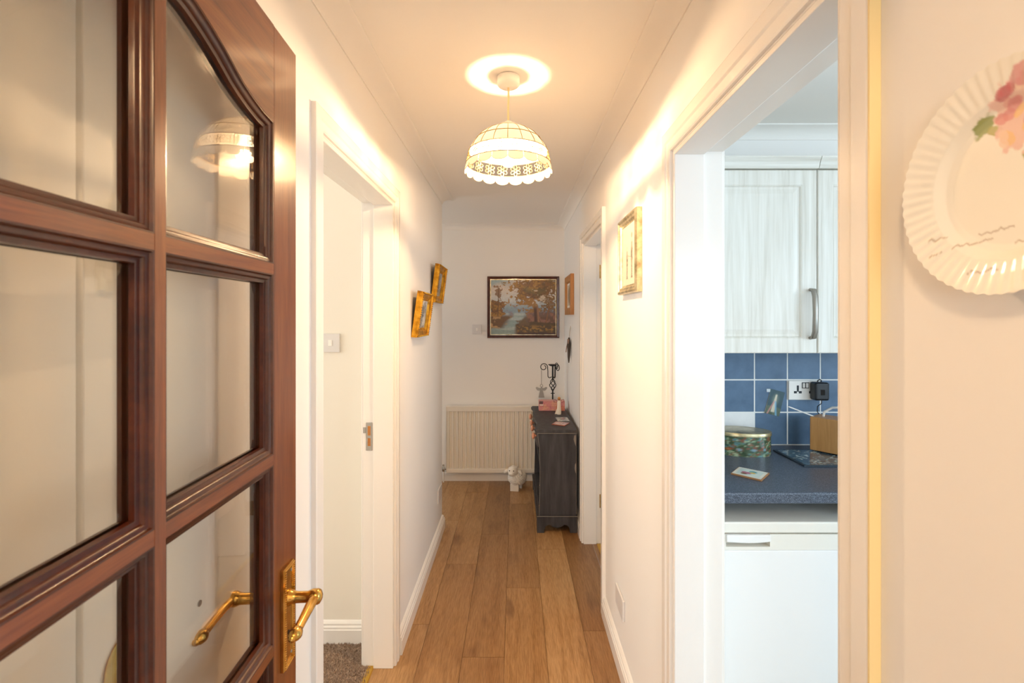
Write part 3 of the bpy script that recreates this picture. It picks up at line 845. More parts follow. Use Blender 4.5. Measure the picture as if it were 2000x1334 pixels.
# landscape painting on the end wall
PX0, PX1, PZ0, PZ1 = -.260, .401, 1.311, 1.877
LPN = thing('landscape_painting', 'framed oil painting of a river between autumn trees on the end wall', 'painting', ((PX0+PX1)/2, YB, PZ0))
yf = YB-.001
m = sweep_frame(MB(), rect(PX0, PX1, PZ0, PZ1), [(0, -.016), (.002, -.02), (.010, -.021), (.014, -.017), (.022, -.012), (.026, -.012)], lambda u, v, d: (u, yf+d, v), back=0.)
build('frame', m, M['frame_brown'], LPN, smooth=False)
m = sweep_frame(MB(), rect(PX0+.0262, PX1-.0262, PZ0+.0262, PZ1-.0262), [(0, -.0115), (.002, -.0125), (.006, -.0125), (.0075, -.010)], lambda u, v, d: (u, yf+d, v), back=-.001)
build('inner_slip', m, M['champagne'], LPN)
def landscape(u, v):
    n1 = vnoise(u*7, v*7, 1, 5); n2 = vnoise(u*16, v*16, 2, 4); n3 = vnoise(u*40, v*40, 3, 3); n4 = vnoise(u*5+9, v*5, 4, 4)
    h, w_ = u.shape; img = np.zeros((h, w_, 3))
    sky = sm(.45, 1, v)
    img[:] = C('#c3cdd0'); img = lay(img, sky*.8, C('#d8c0aa')); img = lay(img, sm(.82, 1.0, v+.25*(n1-.5))*sm(.55, .1, u)*.8, C('#7ea0b0'))
    # hazy blue distance
    hz = sm(.62+.25*(n1-.4), .45, v)*sm(.36, .46, v+.1*n2); img = lay(img, hz*.85, C('#7d93a2')); img = lay(img, hz*sm(.5, .62, n2)*.6, C('#8b7a80'))
    img = lay(img, sm(.40, .3, v), C('#6f5a42'))
    # river
    mid = .42-.10*sm(.4, .0, v); wid = .10+.42*sm(.38, .02, v)
    left = .36-.36*sm(.36, .08, v+.05*(n1-.5)); right = .52+.02*(n2-.5)-.15*sm(.36, .1, v)
    rv = sm(left-.02, left+.02, u)*sm(right+.03, right-.03, u)*sm(.40, .38, v)
    img = lay(img, rv, C('#8fa3a2')); img = lay(img, rv*sm(.45, .7, vnoise(u*4, v*30, 6, 3))*.7, C('#c3ccc6')); img = lay(img, rv*sm(.22, .0, v)*.5, C('#7d8a78'))
    # left trees and bank
    tl = sm(.05, -.05, np.hypot((u-.09)/.16, (v-.47)/.22)-.85-1.3*(n2-.5)-.9*(n3-.5))
    img = lay(img, tl, C('#7c5220')); img = lay(img, tl*sm(.5, .62, n2)*.8, C('#a6762a')); img = lay(img, tl*sm(.5, .4, n3)*.5, C('#4c3418'))
    tl2 = sm(.03, -.03, np.hypot((u-.115)/.10, (v-.75)/.13)-.65-2.2*(n2-.47)-1.4*(n3-.5)); img = lay(img, tl2*.9, C('#7a5128'))
    trunk = sm(.008, .004, abs(u-.115-.02*(v-.6)))*sm(.9, .85, v)*sm(.3, .35, v); img = lay(img, trunk, C('#5a3a1e'))
    bk = sm(.36, .30, v+.04*(n2-.5))*sm(.34, .22, u+.6*(v-.28)*-1)*sm(.10, .16, v+.12*u)
    img = lay(img, bk, C('#6b4a26')); img = lay(img, bk*sm(.52, .66, n2)*.9, C('#c59a62'))
    # right wood
    f1 = sm(.06, -.04, np.hypot((u-.72)/.40, (v-.80)/.33)-1.0-1.7*(n2-.5)-1.0*(n3-.5)-.8*(n4-.5))
    img = lay(img, f1, C('#7d5628')); img = lay(img, f1*sm(.48, .62, n2)*.85, C('#a4762f')); img = lay(img, f1*sm(.48, .36, n3)*.6, C('#523a1c')); img = lay(img, f1*sm(.55, .7, n4)*.5, C('#5f5a30'))
    f2 = sm(.05, -.05, np.hypot((u-.64)/.12, (v-.56)/.14)-.95-2.4*(n2-.5)-1.2*(n3-.5)); img = lay(img, f2*.9, C('#9c6f30'))
    f3 = sm(.05, -.05, np.hypot((u-.92)/.13, (v-.60)/.22)-1.0-2.4*(n2-.5)-1.2*(n3-.5)); img = lay(img, f3*.85, C('#7c5a2c'))
    back_ = sm(.54, .6, u)*sm(.46, .38, v+.1*(n2-.5))*sm(.15, .2, v); img = lay(img, back_*.9, C('#6d4a35')); img = lay(img, back_*sm(.5, .62, n2)*.6, C('#a5715c'))
    gap = sm(.04, -.02, np.hypot((u-.81), (v-.66)*.8)-.03-.45*(n2-.5)-.35*(n3-.5)); img = lay(img, gap*.75, C('#d8cbb6'))
    tk = sm(.045+.02*sm(.3, .18, v), .03, abs(u-.705-.05*(.35-v)))*sm(.55, .45, v)*sm(.17, .2, v)
    img = lay(img, tk, C('#4c2c18')); img = lay(img, tk*sm(.70, .73, u-.05*(.35-v)), C('#a0704c'))
    t2 = sm(.012, .006, abs(u-.84-.16*(v-.15)))*sm(.55, .5, v)*sm(.15, .2, v); img = lay(img, t2, C('#8a5c38'))
    # right bank
    rb = sm(.20, .17, v+.10*(n1-.5)-.02)*sm(.40, .44, u+.25*v+.03*(n2-.5)); img = lay(img, rb, C('#56401c')); img = lay(img, rb*sm(.42, .7, vnoise(u*34, v*46, 8, 4))*sm(.2, .05, abs(v-.10)*2)*.9, C('#a8782c')); img = lay(img, rb*sm(.04, .02, v), C('#3f2113'))
    bush = sm(.04, -.04, np.hypot((u-.50)/.10, (v-.20)/.09)-.6-2.2*(n2-.5)-1.6*(n3-.5)); img = lay(img, bush*.85, C('#6f5434'))
    return img*(.86+.28*n3)[..., None]
cv = print_grid('canvas', landscape, 230, 196, lambda u, v: (PX0+.032+u*(PX1-PX0-.064), yf-.0095, PZ0+.032+v*(PZ1-PZ0-.064)), M['canvas'], LPN)

# sketch picture on the right wall
SKP = thing('sketch_picture', 'champagne framed pencil sketch of two tall figures on the right wall', 'picture', (XR, 1.876, 1.588))
xw = XR-.001
a0, a1, z0, z1 = 1.727, 2.025, 1.586, 1.888
m = sweep_frame(MB(), rect(a0, a1, z0, z1), [(0, -.018), (.003, -.024), (.010, -.025), (.016, -.020), (.024, -.019), (.030, -.012), (.034, -.012)], lambda u, v, d: (xw+d, u, v), back=0.)
build('frame', m, M['champagne'], SKP)
def sketch(u, v):
    img = np.zeros(u.shape+(3,)); img[:] = C('#cfc7b6')
    n = vnoise(u*20, v*26, 21, 4)
    def fig(img, cx, hgt, wv):
        t = (v-.12)/hgt
        wdt = np.where(t < .4, .025+.02*t, np.where(t < .75, .05-.02*abs(t-.6), .03))*wv
        ok = (t > 0) & (t < .86)
        legs = np.where(t < .38, abs(abs(u-cx)-.022)-.014, abs(u-cx)-wdt)
        img = lay(img, ok*sm(.012, -.004, legs+.03*(n-.5))*(.55+.4*sm(.45, .6, n)), C('#4d473f'))
        hd = np.hypot((u-cx), (v-.12-hgt*.93)*.9)
        img = lay(img, sm(.035, .028, hd)*sm(.020, .028, hd)*.7, C('#5e5850'))
        img = lay(img, sm(.03, .02, abs(t-.0))*sm(.07, .05, abs(u-cx))*.6, C('#4a453f'))
        return img
    img = fig(img, .34, .66, 1.2); img = fig(img, .67, .52, 1.1)
    hat = np.hypot((u-.34)/.05, (v-.80)/.04); img = lay(img, sm(1.2, .8, hat)*.6, C('#57524a'))
    img = lay(img, sm(.012, .004, abs(v-.47-.15*(u-.5)))*sm(.36, .4, u)*sm(.64, .6, u)*.5, C('#6a645c'))
    return img
print_grid('drawing', lambda u, v: sketch(u, v), 70, 90, lambda u, v: (xw-.010, a0+.033+u*(a1-a0-.066), z0+.033+v*(z1-z0-.066)), M['print'], SKP)

# small honey pine framed picture on the right wall
WP = thing('wooden_picture', 'small honey pine framed picture above the bookcase', 'picture', (XR, 3.95, 1.53))
a0, a1, z0, z1 = 3.735, 4.165, 1.520, 1.836
m = sweep_frame(MB(), rect(a0, a1, z0, z1), [(0, -.026), (.002, -.028), (.05, -.028), (.054, -.022), (.058, -.014)], lambda u, v, d: (xw+d, u, v), back=0.)
build('frame', m, M['pine'], WP)
build('mount', MB().box(xw-.012, xw-.004, a0+.056, a1-.056, z0+.056, z1-.056), M['mount'], WP)
def flowerpic(u, v):
    n = vnoise(u*9, v*9, 41, 4); img = np.zeros(u.shape+(3,)); img[:] = C('#cfc6b2')
    img = lay(img, sm(.9, .5, np.hypot((u-.5)/.5, (v-.5)/.55)+.6*(n-.5)), C('#94836a')); return lay(img, sm(.55, .65, n)*.7, C('#b99a80'))
print_grid('picture_print', flowerpic, 30, 24, lambda u, v: (xw-.0125, a1-.075-u*(a1-a0-.15), z0+.075+v*(z1-z0-.15)), M['print'], WP)

# two gilt frames leaning forward on the left wall
def gilt_pic(label, y0, y1, z0, z1, lean, seed):
    T = thing('gilt_picture', label, 'picture', (XL, (y0+y1)/2, z0), group='gilt framed pictures on the left wall')
    hgt = z1-z0
    def pl(u, v, d):          # back face touches the wall at the bottom and leans out at the top
        a = math.asin(lean/hgt); zz = v-z0
        return (XL+.0015+d*math.cos(a)+zz*math.sin(a), u, z0+zz*math.cos(a)-d*math.sin(a)+.012)
    P = rect(y0, y1, z0, z1)[::-1]
    prof = [(0, .012), (.001, .026), (.004, .030), (.009, .030), (.012, .024), (.022, .020), (.030, .019), (.033, .015), (.042, .010), (.046, .008)]
    P2 = [tuple(p) for p in rect(y0, y1, z0, z1)]
    m = MB(); sweep_frame(m, P2, prof, pl, back=0.)
    build('frame', m, M['gilt'], T)
    bd = MB()
    ny, nz = int((y1-y0)/.011), int(hgt/.011)
    for i in range(ny+1):
        for zz in (z0+.006, z1-.006): bd.ball(pl(y0+.006+(y1-y0-.012)*i/ny, zz, .031), .0042, .0042, .0042, 6, 5)
    for i in range(nz+1):
        for yy in (y0+.006, y1-.006): bd.ball(pl(yy, z0+.006+(hgt-.012)*i/nz, .031), .0042, .0042, .0042, 6, 5)
    build('beading', bd, M['gilt'], T, smooth=True)
    def pic(u, v):
        n = vnoise(u*6, v*6, seed, 4); n2 = vnoise(u*18, v*18, seed+1, 3); img = np.zeros(u.shape+(3,)); img[:] = C('#8d9094')
        img = lay(img, sm(.45, .2, v+.2*(n-.5)), C('#8a857a')); img = lay(img, sm(.5, .62, n)*.8, C('#d9d8d4'))
        sh = np.hypot((u-.52)/.22, (v-.5)/.38); img = lay(img, sm(1.05, .8, sh+.5*(n2-.5))*.8, C('#5e5a58')); return lay(img, sm(.58, .7, n2)*.5, C('#efeeea'))
    print_grid('picture_print', pic, 34, 40, lambda u, v: pl(y1-.044-u*(y1-y0-.088), z0+.044+v*(hgt-.088), .0085), M['print'], T)
    build('backing', MB().add([pl(y0+.01, z0+.01, -.0005), pl(y1-.01, z0+.01, -.0005), pl(y1-.01, z1-.01, -.0005), pl(y0+.01, z1-.01, -.0005), pl(y0+.01, z0+.01, .006), pl(y1-.01, z0+.01, .006), pl(y1-.01, z1-.01, .006), pl(y0+.01, z1-.01, .006)],
        [(0,1,2,3),(4,5,6,7),(0,1,5,4),(1,2,6,5),(2,3,7,6),(3,0,4,7)]), M['feather'], T)
gilt_pic('gilt framed grey picture hung low beside the left doorway', 2.425, 2.735, 1.385, 1.620, .032, 51)
gilt_pic('gilt framed pale picture hung high near the wall corner', 2.975, 3.285, 1.580, 1.818, .030, 57)

# ---- decorative plate on the near right wall
PLT = thing('wall_plate', 'white fluted china plate with pink roses and painted lettering', 'plate', (XR, .4335, 1.615))
pyc, pzc, PR = .4335, 1.615, .1035
nr, na = 96, 360
rad = np.linspace(0.0005, PR, nr)
prr = [0, .058, .064, .069, .073, .085, .0985, .1035]; prd = [.0065, .0066, .0078, .0108, .0132, .0165, .0195, .0205]
V_ = []; col = np.zeros((nr, na, 3)); col[:] = C('#f4efe2')
A_ = np.linspace(0, 2*math.pi, na, endpoint=False)
rg, ag = np.meshgrid(rad, A_, indexing='ij')
for i in range(nr):
    for j in range(na):
        r = rad[i]; a = A_[j]
        fl_ = sm(.070, .080, r)
        rip = math.cos(a*58); d = float(np.interp(r, prr, prd))+.0004*float(fl_)*rip
        r2 = r*(1+.006*float(sm(.095, .1035, r))*rip)
        V_.append((XR-.002-d, pyc-r2*math.cos(a), pzc+r2*math.sin(a)))
F_ = [(i*na+j, i*na+(j+1) % na, (i+1)*na+(j+1) % na, (i+1)*na+j) for i in range(nr-1) for j in range(na)]
F_.append(tuple(range(na)))
gu = rg*np.cos(ag); gv = rg*np.sin(ag)
nz_ = vnoise(gu*160+40, gv*160+40, 71, 3)
def blob(cu, cv_, ru, rv_, c, al=1., rot=0., wob=.5):
    global col
    du, dv = gu-cu, gv-cv_; x_ = du*math.cos(rot)+dv*math.sin(rot); y_ = -du*math.sin(rot)+dv*math.cos(rot)
    col = lay(col, sm(1.08, .9, np.hypot(x_/ru, y_/rv_)+wob*(nz_-.5))*al, C(c))
for q in range(3):
    blob([-.024, .018, -.015][q], [.055, .014, .048][q], [.013, .010, .008][q], [.0075, .006, .005][q], ['#8f9a4c', '#a3a04c', '#b3ab62'][q], .9, [.6, 2.2, -.4][q], .8)
blob(.012, .052, .027, .030, '#ecc3b4', .9, 0, .9)
rr = random.Random(5)
for q in range(26):
    a = rr.uniform(0, 6.28); d_ = rr.uniform(.004, .027)
    blob(.012+d_*math.cos(a), .053+d_*math.sin(a)*1.1, rr.uniform(.005, .009), rr.uniform(.003, .006), rr.choice(['#dc8f8b', '#e7aaa0', '#c96f72', '#f0cfb8', '#efc487']), .8, a+1.57, .4)
blob(.02, .085, .012, .010, '#d98f8e', .8, .3, .5); blob(.043, .03, .016, .013, '#e0a29a', .85, .3, .5)
def scrawl(pts, wd=.0006):
    global col
    dmin = np.full(gu.shape, 9.)
    for k in range(len(pts)-1):
        ax, ay = pts[k]; bx_, by = pts[k+1]; L2 = (bx_-ax)**2+(by-ay)**2+1e-12
        t = np.clip(((gu-ax)*(bx_-ax)+(gv-ay)*(by-ay))/L2, 0, 1)
        dmin = np.minimum(dmin, np.hypot(gu-ax-t*(bx_-ax), gv-ay-t*(by-ay)))
    col = lay(col, sm(wd*1.5, wd*.6, dmin)*.6, C('#9a7448'))
def hand(x0, y0, n, step, amp, slope, seed):
    q = random.Random(seed); p = []
    for i in range(n): p.append((x0+i*step, y0+slope*i*step+amp*.6*(q.random()-.35)*(1 if i % 3 == 1 else -.3)))
    scrawl(p)
hand(-.074, -.046, 7, .0028, .012, .2, 1); hand(-.05, -.055, 14, .0026, .007, .12, 2); hand(-.072, -.062, 5, .003, .006, .3, 3)
hand(-.03, -.045, 12, .003, .007, .05, 4); hand(.004, -.058, 14, .003, .007, .1, 5); hand(-.03, -.082, 10, .003, .008, .05, 6)
po_ = build('plate_body', MB().add(V_, F_), M['print_gloss'], PLT, smooth=True)
ink(po_.data, col)
bk_ = MB().lathe([(0, -.001), (.055, -.001), (.058, .005)], (0, 0, 0), 40); bk_.v = [(XR-.0055+p[2], pyc+p[0], pzc+p[1]) for p in bk_.v]
build('plate_foot', bk_, M['ceramic'], PLT, smooth=True)

# ---- hanging dried ornament on the right wall
HO = thing('hanging_ornament', 'dark leafy hanging ornament with ribbon bow on a string', 'ornament', (XR, 3.93, 1.13))
build('hook', MB().box(XR-.006, XR-.0005, 3.915, 3.93, 1.415, 1.445), M['white_plastic'], HO, bevel=.001)
build('string', MB().tube([(XR-.006, 3.92, 1.43), (XR-.012, 3.93, 1.38), (XR-.016, 3.94, 1.325)], .0018, 6), M['string'], HO, smooth=True)
def leaf(p0, p1, wd, th=.004):
    p0, p1 = Vector(p0), Vector(p1); n = 9; m = MB()
    return m.tube([p0.lerp(p1, i/(n-1)) for i in range(n)], [max(.0008, wd*math.sin(math.pi*(i+.4)/(n+.2))**.8) for i in range(n)], 7)
for (dx, dy, L_, ty) in ((-.012, 0, .17, .02), (-.018, -.012, .20, -.03), (-.01, .02, .15, .05), (-.02, .008, .12, -.05)):
    build('dried_leaf', leaf((XR+dx, 3.94+dy, 1.335), (XR+dx-.006, 3.94+dy+ty, 1.335-L_), .012), M['feather'], HO, smooth=True)
for sg in (-1, 1):
    build('bow_loop', MB().tube([(XR-.024, 3.94+sg*.022*math.sin(q*math.pi/8)-.0, 1.30+.018*math.sin(q*math.pi/4)) for q in range(9)], .006, 7), M['bow'], HO, smooth=True)
build('ribbon_tail', MB().tube([(XR-.026, 3.945, 1.30), (XR-.034, 3.96, 1.26), (XR-.038, 3.975, 1.215)], .004, 6), M['bow'], HO, smooth=True)

# ---- switches and sockets
def faceplate(name, label, cat, c, W, H, axis, sgn, rockers=1, blank=False):
    """axis: the wall normal axis; sgn: direction out of the wall"""
    T = thing(name, label, cat, c)
    def bx(u0, u1, v0, v1, d0, d1):
        m = MB()
        if axis == 'y': m.box(c[0]+u0, c[0]+u1, c[1]+sgn*d0, c[1]+sgn*d1, c[2]+v0, c[2]+v1)
        else: m.box(c[0]+sgn*d0, c[0]+sgn*d1, c[1]+u0, c[1]+u1, c[2]+v0, c[2]+v1)
        return m
    build('faceplate', bx(-W/2, W/2, -H/2, H/2, .0005, .010), M['switch_plastic'], T, bevel=.0025)
    if not blank: build('rocker', bx(-.009, .009, -.014, .014, .0088, .0125), M['white_plastic'], T, bevel=.0015)
    for u in (-W*.37, W*.37):
        build('screw', bx(u-.0025, u+.0025, -.0025, .0025, .0088, .0095), M['pewter'], T)
    return T
faceplate('light_switch', 'white single light switch beside the landscape painting', 'light switch', (-.356, YB, 1.390), .086, .086, 'y', -1)
faceplate('light_switch', 'white single light switch on the cream wall above the carpet', 'light switch', (-.852, 2.245, 1.377), .086, .086, 'y', -1)
faceplate('socket_plate', 'white blank double wall plate above the right skirting board', 'wall socket', (XR, 2.075, .282), .146, .086, 'x', -1, blank=True)
faceplate('socket_plate', 'white wall plate low on the left wall near the corner', 'wall socket', (XL, 3.31, .298), .146, .09, 'x', 1, blank=True)

# ================================================================== RADIATOR
RX0, RX1, RZ0, RZ1 = -.628, .232, .092, .694
RD = thing('radiator', 'white ribbed panel radiator on the end wall', 'radiator', ((RX0+RX1)/2, YB-.05, RZ0))
yr = YB-.035
pts = [(RX0, yr-.045)]
pitch = .0392; n = int((RX1-RX0-.03)/pitch); x = RX0+.017
poly = []
for i in range(n):
    xa = x+i*pitch
    poly += [(xa, yr-.045), (xa+.009, yr-.045), (xa+.014, yr-.028), (xa+.033, yr-.028), (xa+.038, yr-.045)]
poly = [(RX0+.004, yr-.045)]+poly+[(RX1-.004, yr-.045), (RX1-.004, yr-.024), (RX0+.004, yr-.024)]
build('ribbed_panel', MB().prism(poly, 'z', RZ0+.038, RZ1-.045), M['radiator'], RD, bevel=.0)
build('top_channel', MB().box(RX0+.002, RX1-.002, yr-.047, yr-.022, RZ1-.046, RZ1-.008), M['radiator'], RD, bevel=.004)
build('bottom_channel', MB().box(RX0+.002, RX1-.002, yr-.047, yr-.022, RZ0, RZ0+.039), M['radiator'], RD, bevel=.004)
build('top_grille', MB().box(RX0, RX1, yr-.05, yr+.018, RZ1-.008, RZ1), M['radiator'], RD, bevel=.002)
for xx in (RX0, RX1-.003): build('side_cover', MB().box(xx, xx+.003, yr-.05, yr+.018, RZ0+.01, RZ1-.008), M['radiator'], RD)
for xx in (RX0+.12, RX1-.12): build('bracket', MB().box(xx, xx+.03, yr-.024, YB-.0005, RZ0+.1, RZ1-.1), M['radiator'], RD)
vm = MB().tube([(RX0-.028, yr-.02, 0.0), (RX0-.028, yr-.02, .115)], .0075, 10); build('pipe', vm, M['white_plastic'], RD, smooth=True)
vm = MB().lathe([(.0, .10), (.012, .10), (.014, .108), (.014, .135), (.010, .14), (.010, .16), (0, .162)], (RX0-.028, yr-.02, 0), 12); vm.tube([(RX0-.028, yr-.02, .12), (RX0+.004, yr-.02, .12)], .009, 10)
build('valve', vm, M['chrome'], RD, smooth=True)

# ================================================================== SHEEP FIGURINE
SH = thing('sheep_figurine', 'white ceramic sheep figurine standing on the floor by the radiator', 'figurine', (.002, 4.235, 0), R(-12))
g = MB()
g.ball((.010, .012, .104), .074, .080, .060, 24, 16)
N_ = 230
for i in range(N_):                                  # curled fleece
    t = (i+.5)/N_; b = math.asin(1-2*t); a = i*2.39996
    nx, ny, nz2 = math.cos(b)*math.cos(a), math.cos(b)*math.sin(a), math.sin(b)
    if nz2 < -.8: continue
    g.ball((.010+.075*nx, .012+.081*ny, .104+.061*nz2), .0092, .0092, .0092, 8, 6)
g.box(-.040, .036, -.050, -.008, 0, .06); g.box(-.034, .046, .035, .075, 0, .06)
g.ball((-.016, -.046, .176), .046, .040, .043, 20, 14)         # head
g.ball((-.021, -.078, .158), .027, .020, .020, 16, 10)         # muzzle
for i in range(30):
    a = i*2.4; r_ = .030*math.sqrt(i/30); g.ball((-.010+r_*math.cos(a), -.034+r_*math.sin(a), .214-.35*r_), .0085, .0085, .0078, 8, 6)
sb = build('sheep_body', g, M['ceramic'], SH, world=False, smooth=True)
rm = sb.modifiers.new('merge', 'REMESH'); rm.mode = 'VOXEL'; rm.voxel_size = .0028; rm.use_smooth_shade = True
for sg in (-1, 1):
    e_ = MB().ball((0, 0, 0), .026, .008, .015, 14, 8)
    e_.xf(Matrix.Translation((-.014+sg*.060, -.052, .170)) @ Matrix.Rotation(sg*.62, 4, 'Y') @ Matrix.Rotation(sg*-.25, 4, 'Z'))
    build('ear', e_, M['ceramic'], SH, world=False, smooth=True)
    build('eye', MB().ball((-.020+sg*.018, -.0835, .187), .0042, .0035, .0052, 10, 8), M['eye'], SH, world=False, smooth=True)

# ================================================================== BOOKCASE
BX0, BX1, BY0, BY1, BT = .160, .424, 3.385, 4.285, .717
BC = thing('bookcase', 'low charcoal distressed bookcase with peach drawer knobs against the right wall', 'bookcase', ((BX0+BX1)/2, (BY0+BY1)/2, 0))
# top with serpentine front edge
ft = []
for i in range(41):
    t = i/40; y = BY1+.014-(BY1-BY0+.028)*t
    e_ = .010*math.cos(2*math.pi*(t*2))+.004
    if t < .03 or t > .97: e_ = .004
    ft.append((BX0-.012-e_, y))
top = [(BX1+.004, BY0-.014), (BX1+.004, BY1+.014)]+ft
build('top', MB().prism(top, 'z', BT-.022, BT), M['chalk'], BC, bevel=.005, seg=3)
edge = MB().tube([(BX0-.010, BY0-.0135, BT-.024), (BX1+.002, BY0-.0135, BT-.024)], .0022, 6)
build('worn_edge', edge, M['worn'], BC)
def side_poly(off=0.):
    pts = [(BX1, .118)]
    pts += [(BX1, BT-.025)]
    for k in range(13):
        t = k/12; z = BT-.025-(BT-.025-.118)*t
        pts.append((BX0+.004-.010*math.exp(-((t-.02)/.10)**2)+.006*math.sin(t*math.pi), z))
    return pts
for y0 in (BY0, BY1-.018):
    build('side_panel', MB().prism(side_poly(), 'y', y0, y0+.018), M['chalk'], BC, bevel=.002)
wp = [(x_-.0005, BY0-.0006, z_) for x_, z_ in side_poly()[2:]]
build('worn_edge', MB().tube(wp, .0016, 6), M['worn'], BC)
build('worn_edge', MB().tube([(BX1-.002, BY0-.0006, .13), (BX1-.001, BY0-.0008, .4), (BX1-.002, BY0-.0006, BT-.03)], .0013, 6), M['worn'], BC)
def patch(pts): return MB().prism(pts, 'y', BY0-.0009, BY0-.0002)
build('worn_patch', patch([(BX1-.004, .60), (BX1-.004, .68), (BX1-.016, .675), (BX1-.02, .65), (BX1-.012, .62)]), M['worn'], BC)
build('worn_patch', patch([(BX1-.003, .41), (BX1-.003, .485), (BX1-.011, .475), (BX1-.013, .445), (BX1-.008, .42)]), M['worn'], BC)
build('back_panel', MB().box(BX1-.008, BX1-.001, BY0+.018, BY1-.018, .118, BT-.022), M['chalk'], BC)
build('shelf', MB().box(BX0+.02, BX1-.009, BY0+.0185, BY1-.0185, .39, .408), M['chalk'], BC, bevel=.002)
build('bottom_shelf', MB().box(BX0+.004, BX1-.009, BY0+.0185, BY1-.0185, .122, .142), M['chalk'], BC, bevel=.002)
build('drawer_rail', MB().box(BX0+.008, BX1-.009, BY0+.0185, BY1-.0185, .575, .588), M['chalk'], BC, bevel=.002)
dl = (BY1-BY0-.04)/2
for k in range(2):
    ya = BY0+.02+k*dl
    dpoly = []
    for i in range(21):
        t = i/20; dpoly.append((BX0-.004-.012*math.sin(math.pi*t), ya+.002+(dl-.004)*t))
    dpoly = dpoly[::-1]+[(BX0+.16, ya+.002), (BX0+.16, ya+dl-.002)]
    dr = build('drawer', MB().prism(dpoly, 'z', .590, BT-.025), M['chalk'], BC, bevel=.002)
    for t in (.22, .78):
        ky = ya+dl*t; kx = BX0-.004-.012*math.sin(math.pi*t)
        kn = MB().lathe([(.006, 0), (.006, .008), (.016, .012), (.021, .02), (.019, .028), (.010, .033), (0, .034)], (0, 0, 0), 16, axis='x')
        kn.v = [(kx-p[0]+.001, ky+p[1], .647+p[2]*1.15) for p in kn.v]
        build('knob', kn, M['peach'], dr, smooth=True)
# base: moulding and bracket feet
bm_ = MB().box(BX0-.014, BX1+.006, BY0-.012, BY1+.012, .106, .118)
build('base_moulding', bm_, M['chalk'], BC, bevel=.004)
build('worn_edge', MB().tube([(BX0-.012, BY0-.0125, .117), (BX1+.005, BY0-.0125, .117)], .0018, 6), M['worn'], BC)
def bracket(L_):                     # profile along 0..L_
    p = [(0, 0), (.048, 0), (.052, .03), (.062, .048), (.085, .056)]
    c = L_/2
    mid = [(c-.055, .056), (c-.035, .045), (c-.012, .037), (c, .036), (c+.012, .037), (c+.035, .045), (c+.055, .056)]
    p += [q for q in mid if q[0] > .09 and q[0] < L_-.09]
    p += [(L_-.085, .056), (L_-.062, .048), (L_-.052, .03), (L_-.048, 0), (L_, 0), (L_, .106), (0, .106)]
    return p
bl_ = BX1-BX0+.012
for y0 in (BY0-.008, BY1-.010):
    build('bracket_foot', MB().prism([(BX0-.010+a, b_) for a, b_ in bracket(bl_)], 'y', y0, y0+.018), M['chalk'], BC, bevel=.002)
Lf = BY1-BY0-.004
build('plinth', MB().prism([(BY0+.0105+a, b_) for a, b_ in bracket(Lf-.0185)], 'x', BX0-.010, BX0+.006), M['chalk'], BC, bevel=.002)

# things standing on the bookcase
BXT = BT+.0005
bk = thing('gift_box', 'pink patterned flat box on the dark bookcase top', 'box', (.303, 4.085, BXT))
def pinkbox(u, v):
    n = vnoise(u*9, v*4, 81, 4); n2 = vnoise(u*30, v*10, 82, 3); img = np.zeros(u.shape+(3,)); img[:] = C('#d98f8c')
    img = lay(img, sm(.5, .6, n), C('#e0a58c')); img = lay(img, sm(.56, .66, n2)*.8, C('#c06f7c')); img = lay(img, sm(.04, .02, abs(v-.42))*.5, C('#b56a60'))
    img = lay(img, sm(.6, .7, u)*sm(.6, .4, v)*.6, C('#d9794c')); img = lay(img, (u < .15)*(v > .7)*.85, C('#3a3038')); img = lay(img, (u > .02)*(u < .17)*(v > .52)*(v < .66)*.85, C('#eee4da')); return img
build('box_body', MB().box(.195, .412, 4.0655, 4.150, BXT, BXT+.082), mat('pink_card', '#dba29b', .6), bk, bevel=.002)
print_grid('box_print', pinkbox, 70, 30, lambda u, v: (.1965+u*.214, 4.0648, BXT+.0015+v*.079), M['print'], bk)

ch = thing('candle_holder', 'black wrought iron candle holder with twisted basket stem and scrolls', 'candle holder', (.322, 4.22, BXT))
cx_, cy_ = .322, 4.22
build('base_plate', MB().lathe([(0, 0), (.042, 0), (.042, .005), (.012, .010), (0, .010)], (cx_, cy_, BXT), 24), M['iron'], ch, smooth=True)
build('stem', MB().tube([(cx_, cy_, BXT+.008), (cx_, cy_, BXT+.15)], .0062, 10), M['iron'], ch, smooth=True)
build('stem', MB().tube([(cx_, cy_, BXT+.245), (cx_, cy_, BXT+.362)], .0075, 10), M['iron'], ch, smooth=True)
build('cross_bar', MB().box(cx_-.017, cx_+.017, cy_-.004, cy_+.004, BXT+.120, BXT+.126), M['iron'], ch)
bs_ = MB()
for k in range(4):
    bs_.tube([(cx_+(.004+.024*math.sin(math.pi*t/16))*math.cos(k*math.pi/2+t/16*3.6), cy_+(.004+.024*math.sin(math.pi*t/16))*math.sin(k*math.pi/2+t/16*3.6), BXT+.148+.10*t/16) for t in range(17)], .0036, 7)
build('twisted_basket', bs_, M['iron'], ch, smooth=True)
build('drip_tray', MB().lathe([(0, .358), (.02, .360), (.036, .368), (.040, .374), (.038, .374), (.018, .366), (0, .366)], (cx_, cy_, BXT), 28), M['iron'], ch, smooth=True)
